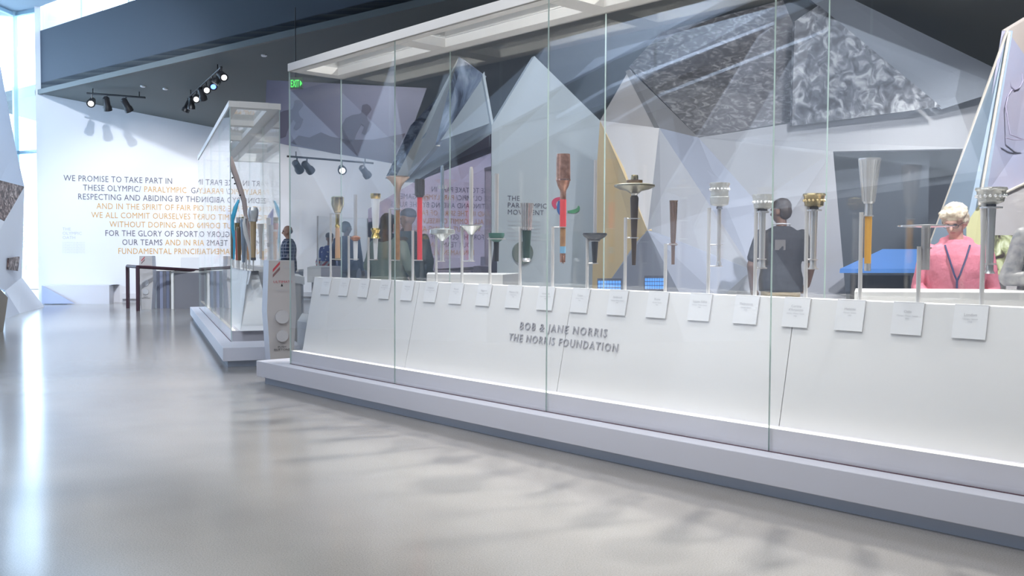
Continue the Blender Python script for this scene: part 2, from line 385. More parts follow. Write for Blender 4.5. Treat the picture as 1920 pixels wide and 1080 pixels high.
# the wall goes on beside and behind the camera, peak after peak; its far side mirrors in the case glass
rr = random.Random(11)
ys = [16.5, 14.2, 12.0, 10.2, 8.9]
prev = None
fm = [FAC_B] * 5
for i, y in enumerate(ys):
    xb = -9.1 + (16.5 - y) * .10 + (.35 if i % 2 else -.35)
    foot = Vector((xb, y, 0)); mid = Vector((xb - .5 + (.8 if i % 2 else 0), y - .3, 1.5 + rr.uniform(-.3, .4)))
    top = Vector((xb - .4, y + rr.uniform(-.5, .5), (4.6 if i % 2 == 0 else 2.9) + rr.uniform(-.4, .5)))
    if prev:
        pf, pm, pt = prev
        facet(wl, [pf, foot, mid], fm[i % 5]); facet(wl, [pf, mid, pm], fm[(i + 1) % 5])
        facet(wl, [pm, mid, pt], fm[(i + 2) % 5]); facet(wl, [mid, top, pt], fm[(i + 3) % 5])
    prev = (foot, mid, top)
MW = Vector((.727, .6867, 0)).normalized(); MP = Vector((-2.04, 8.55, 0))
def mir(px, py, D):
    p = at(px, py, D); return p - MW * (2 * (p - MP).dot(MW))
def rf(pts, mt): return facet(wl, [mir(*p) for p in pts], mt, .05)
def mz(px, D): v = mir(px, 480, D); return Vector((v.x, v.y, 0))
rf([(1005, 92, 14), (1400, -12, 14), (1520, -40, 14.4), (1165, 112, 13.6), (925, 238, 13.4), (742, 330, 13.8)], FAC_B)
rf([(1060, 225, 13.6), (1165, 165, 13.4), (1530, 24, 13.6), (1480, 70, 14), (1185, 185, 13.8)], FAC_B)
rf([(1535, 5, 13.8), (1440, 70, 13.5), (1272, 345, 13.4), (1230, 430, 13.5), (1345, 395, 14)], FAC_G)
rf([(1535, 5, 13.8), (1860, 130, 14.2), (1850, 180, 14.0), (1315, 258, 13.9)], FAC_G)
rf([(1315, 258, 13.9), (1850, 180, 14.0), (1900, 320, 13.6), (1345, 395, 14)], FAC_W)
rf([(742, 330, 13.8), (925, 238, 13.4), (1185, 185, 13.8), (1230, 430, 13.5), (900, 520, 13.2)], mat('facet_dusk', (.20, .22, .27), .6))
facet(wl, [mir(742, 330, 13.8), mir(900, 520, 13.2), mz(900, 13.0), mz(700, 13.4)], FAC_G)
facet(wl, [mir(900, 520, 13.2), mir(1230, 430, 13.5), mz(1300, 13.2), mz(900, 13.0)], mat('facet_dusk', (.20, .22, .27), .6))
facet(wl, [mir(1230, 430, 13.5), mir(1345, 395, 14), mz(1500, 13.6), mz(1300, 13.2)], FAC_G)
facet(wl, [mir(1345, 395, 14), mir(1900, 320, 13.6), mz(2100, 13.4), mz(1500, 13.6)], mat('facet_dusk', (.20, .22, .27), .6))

# ------------------------------------------------------------------ faceted walls behind the main case
wf = empty('wall_centre', (1.5, 12, 0), kind='structure')
PALE = mat('panel_pale', (.60, .67, .72), .5); BEI = mat('panel_beige', (.52, .50, .50), .55); YEL = mat('panel_gold', (.70, .52, .26), .55)
GB = mat('panel_bluegrey', (.34, .37, .45), .55); GG = mat('panel_grey', (.33, .34, .37), .55); SLV = mat('brushed_panel', (.34, .30, .24), .4, .35)
SNOW = photo_mat('mountain_photo', (.05, .06, .10), (.28, .34, .46), (.62, .70, .82), 3.0, stretch=(1, 1, .5))
ATH = photo_mat('athletes_photo', (.02, .022, .028), (.10, .11, .13), (.34, .36, .38), 6.5)
CRW2 = photo_mat('stadium_photo', (.03, .03, .035), (.07, .07, .08), (.20, .20, .21), 9.0, stretch=(1, 1, 2))
def fp(pts, mt, th=.06):
    k = .94 if min(p[0] for p in pts) > 1100 else 1.0
    return facet(wf, [at(p[0], p[1], p[2] * k) for p in pts], mt, th)
fp([(860, 107, 12.0), (840, 173, 12.3), (816, 273, 12.1), (760, 338, 15.0), (737, 342, 15.6)], SLV)
fp([(860, 107, 12.0), (905, 141, 11.7), (816, 273, 12.1), (840, 173, 12.3)], SNOW)
fp([(905, 141, 11.7), (922, 236, 11.5), (922, 251, 11.5), (838, 304, 13.1), (775, 342, 14.6), (758, 342, 15.0), (816, 273, 12.1)], PALE)
fp([(838, 165, 12.9), (838, 175, 12.9), (800, 250, 13.6), (742, 335, 16.2), (722, 335, 16.4), (770, 235, 14.0)], SNOW)
# pale wall with the Paralympic text
PL0 = at(922, 470, 11.5); PL1 = at(1118, 470, 12.1); PD = (PL1 - PL0); PD.z = 0; PD.normalize(); PN = Vector((-PD.y, PD.x, 0))
def pl(px, py): return on_plane(px, py, PL0, PN)
def zf(p): return Vector((p.x, p.y, 0))
facet(wf, [pl(1002, 105), pl(922, 236), zf(pl(922, 480)), zf(pl(1122, 480)), pl(1125, 226)], PALE, .08)
for i, s in enumerate(('THE', 'PARALYMPIC', 'MOVEMENT')):
    text('lettering', s, pl(951, 376 + 13 * i) - PN * .005, PD, UPZ, TXTG, wf, cap=.062, spacing=1.08)
for i in range(6):
    text('lettering', 'the games bring together athletes of' if i % 2 else 'the world in sport and in friendship', pl(951, 416 + i * 7) - PN * .005, PD, UPZ, TXTP, wf, cap=.02, width=.45)
def crescent(cx, cy, pts, mt):
    p = [pl(cx + x, cy + y) - PN * .01 for x, y in pts]; MB().prism(p, PN * .008).build('emblem', mt, wf)
def arc_shape(p0, p1, p2, w):
    out = []; inn = []
    for k in range(13):
        t = k / 12; x = (1 - t) ** 2 * p0[0] + 2 * t * (1 - t) * p1[0] + t * t * p2[0]; y = (1 - t) ** 2 * p0[1] + 2 * t * (1 - t) * p1[1] + t * t * p2[1]
        dx = 2 * (1 - t) * (p1[0] - p0[0]) + 2 * t * (p2[0] - p1[0]); dy = 2 * (1 - t) * (p1[1] - p0[1]) + 2 * t * (p2[1] - p1[1]); L = math.hypot(dx, dy)
        hw = w * math.sin(math.pi * min(1, .08 + t * .75)) * .5 + .15; out.append((x - dy / L * hw, y + dx / L * hw)); inn.append((x + dy / L * hw, y - dx / L * hw))
    return out + inn[::-1]
crescent(0, 0, arc_shape((1056, 370.5), (1030, 374), (1042, 391), 8), mat('emblem_red', (.75, .04, .12), .5))
crescent(0, 0, arc_shape((1048, 377), (1044, 400), (1059, 405), 8), mat('emblem_blue', (.03, .14, .50), .5))
crescent(0, 0, arc_shape((1084, 386), (1087, 398), (1064, 397), 7), mat('emblem_green', (.06, .38, .14), .5))
o = MB().lathe(pl(979, 474), [(.0, 0), (.14, 0), (.14, .03), (0, .03)], 32, axis=-PN).build('disc', mat('disc_olive', (.16, .20, .17), .5), wf)
# low display cabinets printed at the foot of that wall
V1 = (1180, 130, 11.4); V2 = (1125, 226, 12.1); V3 = (1214, 432, 10.9); V4 = (1236, 240, 11.6); V5 = (1310, 258, 12.2); V6 = (1410, 506, 11.2)
fp([V2, (1113, 400, 12.1), (1110, 560, 12.0), (1148, 520, 11.6), (1192, 455, 11.2), V3, (1165, 316, 11.5)], YEL)
fp([V1, V2, V3, V4], BEI)
fp([V4, V3, (1240, 440, 11.0), V6], GG)
fp([V1, V4, V5], mat('panel_smoke', (.22, .22, .23), .6))
fp([V4, V6, (1420, 380, 12.0), V5], GB)
fp([V3, (1192, 455, 11.2), (1148, 520, 11.6), (1110, 566, 11.9), (1300, 600, 11.0), (1350, 560, 11.0), V6], GB)
fp([V6, (1350, 560, 11.0), (1345, 600, 11.0), (1590, 600, 12.0), (1562, 284, 12.4), (1420, 380, 12.0)], GG)
fp([(1310, 258, 12.2), (1420, 380, 12.0), (1562, 284, 12.4), (1840, 278, 13.0), (1860, 172, 13.0)], mat('panel_ash', (.27, .28, .30), .6))
# hanging photo murals above them
hm = empty('photo_mural', at(1350, 180, 13.4), 'dark triangular mural with stadium crowd photo above the gold and grey panels', 'mural')
MB().slab([at(1180, 125, 11.9), at(1310, 258, 11.9), at(1560, 215, 11.9), at(1468, 0, 11.7), at(1240, 60, 11.8)], .06).build('print', CRW2, hm)
hm = empty('photo_mural', at(1600, 150, 13.0), 'large dark triangular mural with grey photo of cheering athletes', 'mural')
MB().slab([at(1490, 40, 11.5), at(1535, 10, 11.5), at(1765, 200, 11.8), at(1485, 236, 11.5)], .06).build('print', ATH, hm)
MB().slab([at(1520, 0, 11.6), at(1560, -20, 11.6), at(1870, 130, 11.9), at(1850, 178, 11.9), at(1765, 205, 11.9)], .06).build('border', mat('mural_border', (.13, .15, .18), .7), hm)
# dark wall zone with screen
zone = empty('wall_dark', at(1650, 400, 12.2), kind='structure')
MB().slab([zf(at(1550, 500, 13.2)), at(1550, 225, 13.2), at(2100, 225, 13.2), zf(at(2100, 500, 13.2))], .1).build('panel', mat('slate_wall', (.10, .115, .135), .6), zone)
o = MB().slab([at(1562, 284, 12.3), at(1742, 284, 12.3), zf(at(1742, 480, 12.3)), zf(at(1575, 480, 12.3))], .08).build('dark_partition', mat('slate_partition', (.07, .085, .105), .5)); tag(o, 'tall dark slate partition behind the wooden-handled silver torch', 'partition')
bs = empty('blue_screen', at(1650, 490, 11.0), 'glowing blue slanted tabletop screen in front of the dark partition', 'screen')
MB().slab([at(1575, 504, 10.8), at(1655, 467, 11.8), at(1722, 467, 11.8), at(1728, 504, 10.8)], .05).build('display', mat('blue_display', (.02, .06, .2), .3, emit=(.10, .28, .70), estr=.8), bs)
b = at(1650, 504, 11.2); MB().box((b.x, b.y, .5), (.6, .3, 1.0)).build('pedestal', DARK, bs)

# ------------------------------------------------------------------ glossy purple wall
Q0 = Vector((-.262, 11.5, 0)); Q1 = Vector((-2.75, 17.75, 0)); QD = (Q1 - Q0).normalized(); QN = Vector((QD.y, -QD.x, 0))
def qp(px, py): return on_plane(px, py, Q0, QN)
mm = bpy.data.materials.new('gloss_purple'); mm.use_nodes = True; nt = mm.node_tree; nt.nodes.clear()
ou = nt.nodes.new('ShaderNodeOutputMaterial'); mx = nt.nodes.new('ShaderNodeMixShader'); mx.inputs[0].default_value = .75
df = nt.nodes.new('ShaderNodeBsdfDiffuse'); df.inputs[0].default_value = (.10, .08, .13, 1); gl = nt.nodes.new('ShaderNodeBsdfGlossy'); gl.inputs['Roughness'].default_value = .0; gl.inputs[0].default_value = (.46, .38, .46, 1)
nt.links.new(df.outputs[0], mx.inputs[1]); nt.links.new(gl.outputs[0], mx.inputs[2]); nt.links.new(mx.outputs[0], ou.inputs[0])
o = MB().slab([zf(qp(921, 480)), qp(921, 251), qp(838, 304), qp(775, 342), qp(690, 392), zf(qp(690, 480))], .08).build('wall_glossy', mm); tag(o, kind='structure')

# ------------------------------------------------------------------ runner mural
rm = empty('runner_mural', at(650, 240, 15.5), 'large purple-grey mural of a running athlete hanging behind the left end of the case', 'mural')
MB().slab([at(500, 150, 16.6), at(800, 165, 16.8), at(775, 235, 16.8), at(735, 306, 16.76), at(540, 272, 16.63), at(495, 262, 16.6)], .05).build('print', mat('mural_ground', (.19, .20, .29), .6, noise=(.27, .28, .40), scale=.8), rm)
SILH = mat('silhouette', (.13, .13, .19), .6)
def mural(px, py):
    a, b, c = at(500, 150, 16.6), at(800, 165, 16.8), at(540, 272, 16.63); n = (b - a).cross(c - a).normalized(); return on_plane(px, py, a, n), n
def silh(pts, mt=SILH):
    P = [mural(*p)[0] for p in pts]; n = mural(600, 200)[1]
    if n.y > 0: n = -n
    MB().prism([p + n * .004 for p in P], n * .01).build('figure', mt, rm)
runner = [(680, 197), (688, 195), (694, 199), (697, 206), (692, 212), (688, 217), (690, 226), (697, 232), (692, 246), (684, 253), (678, 250), (683, 238), (678, 232), (672, 244), (668, 252), (664, 264), (652, 268), (645, 262), (643, 246), (641, 236), (648, 222), (660, 216), (676, 213), (679, 206)]
silh(runner)
silh([(x - 128, y - 8) for x, y in runner])
silh([(545, 268), (560, 254), (580, 258), (602, 248), (620, 256), (650, 262), (700, 262), (760, 250), (735, 305), (620, 287)], mat('mural_hill', (.11, .10, .14), .7))

# ------------------------------------------------------------------ prism at far right
pz = empty('faceted_prism', zf(at(1890, 400, 8.3)), 'tall faceted pale blue and white exhibit tower at the right edge', 'exhibit tower')
def pf(pts, mt, th=.05): return MB().slab([at(*p) for p in pts], th).build('panel', mt, pz)
CREAM = mat('cream_edge', (.85, .78, .66), .5)
P_BL = mat('tower_blue', (.42, .53, .64), .5); P_PK = mat('tower_lilac', (.60, .54, .62), .5, noise=(.52, .56, .74), scale=1.2); P_YE = mat('tower_yellow', (.66, .64, .34), .5); P_WH = mat('tower_white', (.64, .61, .60), .5)
apex = (1889, 57, 8.0)
pf([apex, (1745, 455, 8.9), (1722, 520, 9.0), (1722, 620, 9.0), (1812, 620, 8.3), (1812, 418, 8.25), (1836, 384, 8.2)], P_BL)
pf([apex, (1836, 384, 8.2), (1975, 318, 8.6), (1975, 180, 8.6)], P_PK)
pf([apex, (1975, 180, 8.6), (1975, 5, 8.3)], mat('tower_sand', (.66, .58, .52), .5))
pf([(1836, 384, 8.2), (1812, 418, 8.25), (1812, 620, 8.3), (1846, 620, 8.28), (1846, 385, 8.22)], P_YE)
pf([(1838, 384, 8.2), (1842, 620, 8.28), (1980, 620, 8.6), (1975, 318, 8.6)], P_WH)
for a, b in (((1889, 57, 7.97), (1745, 455, 8.87)), ((1893, 60, 7.96), (1836, 384, 8.16)), ((1836, 384, 8.16), (1975, 318, 8.56))):
    MB().tube(at(*a), at(*b), .012, n=6).build('edge_trim', CREAM, pz)
def line_fig(pts):
    P = [at(x, y, 8.02 + max(0, (x - 1836)) * .0035 - .06) for x, y in pts]; MB().path(P, .006, 5).build('etched_line', mat('etch', (.45, .42, .55), .6), pz)
line_fig([(1892, 150), (1896, 137), (1906, 132), (1916, 138), (1918, 152), (1912, 164), (1903, 168), (1896, 162), (1892, 150)])
line_fig([(1898, 168), (1890, 180), (1886, 200), (1890, 225), (1894, 252), (1920, 262)])
line_fig([(1886, 258), (1900, 262), (1925, 262)])
sd = empty('lit_sign', at(1898, 480, 7.6), 'small lit yellow-green screen on the tower behind the visitor in the dark vest', 'screen')
b = at(1900, 500, 8.0)
MB().slab([at(1870, 441, 8.0), at(1912, 441, 8.05), at(1912, 515, 8.05), at(1868, 515, 8.0)], .04).build('display', photo_mat('lit_photo', (.05, .03, .02), (.55, .60, .30), (.90, .95, .70), 9), sd)

# ------------------------------------------------------------------ display cases
class Line:
    def __init__(s, p0, u, w, bow): s.p0 = Vector(p0); s.u = Vector(u).normalized(); s.w = Vector(w).normalized(); s.bow = bow
    def pt(s, t, d, z):
        b = s.bow * (1 - ((t - 3.3) / 3.3) ** 2) if s.bow else 0
        p = s.p0 + s.u * t + s.w * (d - b); return Vector((p.x, p.y, z))
L1 = Line((-2.04, 8.55, 0), (.6813, -.7320, 0), (.7320, .6813, 0), .053)
L2 = Line((-3.21, 10.64, 0), (-.366, .931, 0), (.931, .366, 0), 0)
def sweep(line, prof, ts, name, mt, par, bevel=0):
    m = MB(); n = len(prof); vs = []; fs = []
    for t in ts: vs += [line.pt(t, d, z) for d, z in prof]
    for i in range(len(ts) - 1):
        for k in range(n): k2 = (k + 1) % n; fs.append((i * n + k, i * n + k2, (i + 1) * n + k2, (i + 1) * n + k))
    fs.append(tuple(range(n))[::-1]); fs.append(tuple((len(ts) - 1) * n + k for k in range(n)))
    m.add(vs, fs); return m.build(name, mt, par, bevel=bevel)
def rect(d0, d1, z0, z1): return [(d0, z0), (d1, z0), (d1, z1), (d0, z1)]
WID = .56; ZT = 1.01; Z1 = .213; Z2 = .335; ZG = 2.88; ZF = 2.95
def seq(a, b, n): return [a + (b - a) * i / n for i in range(n + 1)]
def display_case(line, seams, tend, label, ext0, front_out, pb=.16, ptp=.29):
    root = empty('display_case', line.pt(0, WID / 2, 0), label, 'display case')
    T = seams[-1]; ts = seq(0, T, 2 * (len(seams) - 1)); lo = -ext0
    te = [lo] + ts[1:] if ext0 > 0 else ts
    te = [lo] + seq(0, T + .4, 8)
    sweep(line, rect(-front_out + .055, WID + front_out - .055, 0, .068), [lo + .07] + te[1:], 'toe_kick', TOEM, root)
    sweep(line, rect(-front_out, WID + front_out, .068, Z1), te, 'step', LAV, root, .004)
    sweep(line, rect(.014, WID - .014, Z1, Z2), ts, 'plinth_base', mat('base_lilac', (.86, .84, .90), .42), root)
    sweep(line, rect(-.004, .004, Z1 + .001, Z1 + .004), ts, 'glazing_gasket', mat('gasket', (.12, .06, .08), .6), root)
    # tapering plinth in sections, joints between them
    sec = [pb] + seams[1:-1] + [T - .12]
    for i, (a, b) in enumerate(zip(sec[:-1], sec[1:])):
        a2 = a + (.003 if i else 0)
        n = 3; m = MB(); vs = []; fs = []
        prof = [(.10, Z2), (WID - .10, Z2), (WID - .19, ZT), (.25, ZT)]
        for j in range(n + 1):
            for (d, z) in prof:
                t = a2 + (b - .002 - a2) * j / n
                lean = (ptp - pb if z > .9 else 0) * (1 if i == 0 and j == 0 else 0); vs.append(line.pt(t + lean, d, z))
        for j in range(n):
            for k in range(4): k2 = (k + 1) % 4; fs.append((j * 4 + k, j * 4 + k2, j * 4 + 4 + k2, j * 4 + 4 + k))
        fs.append((3, 2, 1, 0)); fs.append(tuple(n * 4 + k for k in range(4)))
        m.add(vs, fs); m.build('plinth', WHITE, root)
    sweep(line, rect(.018, .05, Z2, Z2 + .004), seq(.03, T, 6), 'led_strip', LED, root)
    # glass panes
    gap = .002; th = .009
    for a, b in zip(seams[:-1], seams[1:]):
        for d0, zb in ((0, Z1), (WID - th, Z1)):
            p = [line.pt(a + gap, d0, zb), line.pt(b - gap, d0, zb), line.pt(b - gap, d0 + th, zb), line.pt(a + gap, d0 + th, zb)]
            q = [Vector((v.x, v.y, ZG)) for v in p]; m = MB(); m.add(p + q, [(3, 2, 1, 0), (4, 5, 6, 7), (0, 1, 5, 4), (1, 2, 6, 5), (2, 3, 7, 6), (3, 0, 4, 7)], [1, 1, 0, 1, 0, 1])
            m.build('glass_pane', [GLASS, GEDGE], root)
    for t in (0, T):
        s = 1 if t == 0 else -1
        p = [line.pt(t, th + .002, Z1), line.pt(t, WID - th - .002, Z1), line.pt(t + s * th, WID - th - .002, Z1), line.pt(t + s * th, th + .002, Z1)]
        q = [Vector((v.x, v.y, ZG)) for v in p]; m = MB(); m.add(p + q, [(3, 2, 1, 0), (4, 5, 6, 7), (0, 1, 5, 4), (1, 2, 6, 5), (2, 3, 7, 6), (3, 0, 4, 7)], [1, 1, 0, 1, 0, 1])
        m.build('glass_pane', [GLASS, GEDGE], root)
    # ladder frame on top
    sweep(line, rect(-.01, .10, ZG, ZF), ts, 'frame_beam', FRAME, root, .003)
    sweep(line, rect(WID - .13, WID + .01, ZG, ZF), ts, 'frame_beam', FRAME, root, .003)
    for i, t in enumerate(seams):
        hw = .09
        a = t - hw if 0 < i < len(seams) - 1 else (t - .01 if i == 0 else t - .15); b = t + hw if 0 < i < len(seams) - 1 else (t + .15 if i == 0 else t + .01)
        sweep(line, rect(.10, WID - .13, ZG, ZF), [a, b], 'crossbar', FRAME, root)
    for i, (a, b) in enumerate(zip(seams[:-1], seams[1:])):
        sweep(line, rect(.09, WID - .12, ZF + .001, ZF + .009), [a + .05, b - .05], 'roof_pane', GLASS, root)
        for f_ in (.3, .7):
            tt = a + (b - a) * f_; lamp('SPOT', 'case_lamp', line.pt(tt, .13, ZG - .01), line.pt(tt, .27, 1.1), 26, (1, .97, .92), .015, spot=95, blend=.9)
    return root
def case_t(line, px, d):                # station along a case where a pixel column meets an offset plane
    rd = ray(px, 500); rd.z = 0
    a = line.p0 + line.w * d; den = rd.x * line.u.y - rd.y * line.u.x
    return -(a.x * rd.y - a.y * rd.x) / (line.u.x * rd.y - line.u.y * rd.x) if abs(den) > 1e-9 else 0

def _seam(px):
    t = 3.0
    for _ in range(6): t = case_t(L1, px, -L1.bow * (1 - ((t - 3.3) / 3.3) ** 2))
    return t
S1 = [0, _seam(739.5), _seam(1025), _seam(1446)]; S1 += [S1[-1] + 1.67, S1[-1] + 3.34]
case1 = display_case(L1, S1, 8.36, 'long white torch display case with tall glass panes and nameplates, in front', .44, .12, case_t(L1, 567, .10), case_t(L1, 590, .25))
case2 = display_case(L2, [0, 1.67, 3.35, 5.03, 6.72], 6.72, 'smaller glass torch display case standing behind the white sign, left', .70, .14, case_t(L2, 450, .10), case_t(L2, 464, .25))
print('PLINTH', case_t(L1, 567, .10), case_t(L1, 590, .25), case_t(L2, 450, .10), case_t(L2, 464, .25))

# nameplates and posts
POLES = [621.4, 657, 695.3, 737, 781, 826, 875, 928, 985, 1046, 1111, 1182, 1257, 1337, 1424, 1518, 1619, 1727, 1845]
PTOP = [400, 442, 445, 391, 432, 430, 427, 445, 425, 425, 442, 408, 457, 390, 387, 385, 398, 462, 378]
CITY = [('Los Angeles', 'Olympic Games', '1984'), ('Sarajevo', 'Olympic Winter Games', '1984'), ('Moscow', 'Olympic Games', '1980'), ('Lake Placid', 'Olympic Winter Games', '1980'), ('Montreal', 'Olympic Games', '1976'),
        ('Innsbruck', 'Olympic Winter Games', '1976'), ('Munich', 'Olympic Games', '1972'), ('Sapporo', 'Olympic Winter Games', '1972'), ('Mexico City', 'Olympic Games', '1968'), ('Grenoble', 'Olympic Winter Games', '1968'),
        ('Tokyo', 'Olympic Games', '1964'), ('Innsbruck', 'Olympic Winter Games', '1964'), ('Rome', 'Olympic Games', '1960'), ('Squaw Valley', 'Olympic Winter Games', '1960'), ('Melbourne', 'Olympic Games', '1956'),
        ("Cortina\nd'Ampezzo", 'Olympic Winter Games', '1956'), ('Helsinki', 'Olympic Games', '1952'), ('Oslo', 'Olympic Winter Games', '1952'), ('London', 'Olympic Games', '1948')]
FACE_D = lambda z: .10 + .15 * (z - Z2) / (ZT - Z2)
PLATE = mat('nameplate_white', (.84, .85, .88), .3); PTXT = mat('nameplate_grey', (.50, .51, .54), .6)
def slope_frame(line, t):
    a = line.pt(t - .05, 0, 0); b = line.pt(t + .05, 0, 0); xd = (b - a).normalized(); yd = (line.pt(t, .25, ZT) - line.pt(t, .10, Z2)).normalized(); return xd, yd, xd.cross(yd)
def nameplate(line, root, tr, city, w=.15, txt=True):
    tl = tr - w; zt = ZT + .002; zb = ZT - .155
    P = [line.pt(tl, FACE_D(zb), zb), line.pt(tr, FACE_D(zb), zb), line.pt(tr, FACE_D(zt), zt), line.pt(tl, FACE_D(zt), zt)]
    xd, yd, zd = slope_frame(line, (tl + tr) / 2)
    m = MB(); m.prism([p + zd * .004 for p in P], zd * .006); pl_ = m.build('nameplate', PLATE, root)
    m = MB(); c = line.pt((tl + tr) / 2, .255, ZT + .003); m.box(c, (w, .03, .005), (xd, line.w, UPZ)); m.build('fold', PLATE, pl_)
    if not txt: return pl_
    tm = (tl + tr) / 2; rows = []
    z = ZT - .05
    for s in city[0].split('\n'): rows.append((s, .0135, z)); z -= .019
    z += .002; rows.append((city[1], .0075, z)); rows.append((city[2], .0075, z - .014))
    for s, cap, zz in rows:
        text('lettering', s, line.pt(tm, FACE_D(zz), zz) + zd * .011, xd, yd, PTXT, pl_, cap=cap, align='CENTER')
    return pl_
for i, px in enumerate(POLES):
    t = case_t(L1, px, .25)
    nameplate(L1, case1, t + .035, CITY[i])
# donor lettering on the plinth
for s, px0, z, w, cap in (('BOB & JANE NORRIS', 985, .715, .80, .052), ('THE NORRIS FOUNDATION', 965, .630, 1.0, .052)):
    t = case_t(L1, px0, FACE_D(z)); xd, yd, zd = slope_frame(L1, t + w / 2)
    o = text('lettering', s, L1.pt(t, FACE_D(z), z) + zd * .006, xd, yd, mat('letter_relief', (.42, .42, .46), .4), case1, cap=cap, width=w, spacing=1.25)
    sm = o.modifiers.new('depth', 'SOLIDIFY'); sm.thickness = .006
xd, yd, zd = slope_frame(L2, 3)
L2F = Line(L2.p0, L2.u, L2.w, 0)
for s, z, w in (('THE', .80, .2), ('FOUNDATION', .70, .62)):
    o = text('lettering', s, L2.pt(2.9, FACE_D(z), z) - L2.w * .02, -L2.u, (L2.w * .15 + UPZ * .67), mat('letter_dark', (.22, .23, .26), .4), case2, cap=.06, width=w)

# ------------------------------------------------------------------ torches
def torch(px, line, d, parts, label, post_px=None, arms=(), name='torch', group='torches in the long glass case', extra=None):
    t = case_t(line, px, d); base = line.pt(t, d, 0); Y = base.y; ppm = F / Y
    zz = lambda py: at(px, py, Y).z
    zmin = min(zz(p[2][-1][0]) for p in parts)
    root = empty(name, Vector((base.x, base.y, zmin)), label, 'torch', group)
    for nm, mt, prof in parts:
        pr = [(hw / ppm, zz(y)) for y, hw in prof][::-1]
        MB().lathe(Vector((base.x, base.y, 0)), pr, 28).build(nm, mt, root, loc=(base.x, base.y, pr[0][1]))
    if extra: extra(root, base, ppm, zz)
    return root, base, zz, ppm
def beads(y, n, hw, r, mt=SILVER, nm='ornament'):
    def f(root, base, ppm, zz):
        m = MB()
        for k in range(n):
            a = 2 * math.pi * k / n; m.lathe(Vector((base.x + math.cos(a) * hw / ppm, base.y + math.sin(a) * hw / ppm, zz(y) - r / ppm)), [(0, 0), (r / ppm * .8, r / ppm * .5), (r / ppm, r / ppm), (r / ppm * .8, r / ppm * 1.5), (0, r / ppm * 2)], 8)
        m.build(nm, mt, root)['kind'] = 'stuff'
    return f
def spikes(y0, y1, n, hw, mt=SILVER):
    def f(root, base, ppm, zz):
        for k in range(n):
            a = 2 * math.pi * k / n; c = Vector((math.cos(a), math.sin(a), 0)) * (hw / ppm)
            MB().tube(Vector((base.x, base.y, zz(y0))) + c * .85, Vector((base.x, base.y, zz(y1))) + c, 1.2 / ppm, .6 / ppm, 6).build('prong', mt, root)
    return f
def ribs(y0, hw0, y1, hw1, n, mt, r=1.0, nm='rib'):
    def f(root, base, ppm, zz):
        for k in range(n):
            a = 2 * math.pi * k / n; c = Vector((math.cos(a), math.sin(a), 0))
            MB().tube(Vector((base.x, base.y, zz(y0))) + c * hw0 / ppm, Vector((base.x, base.y, zz(y1))) + c * hw1 / ppm, r / ppm, n=6).build(nm, mt, root)
    return f
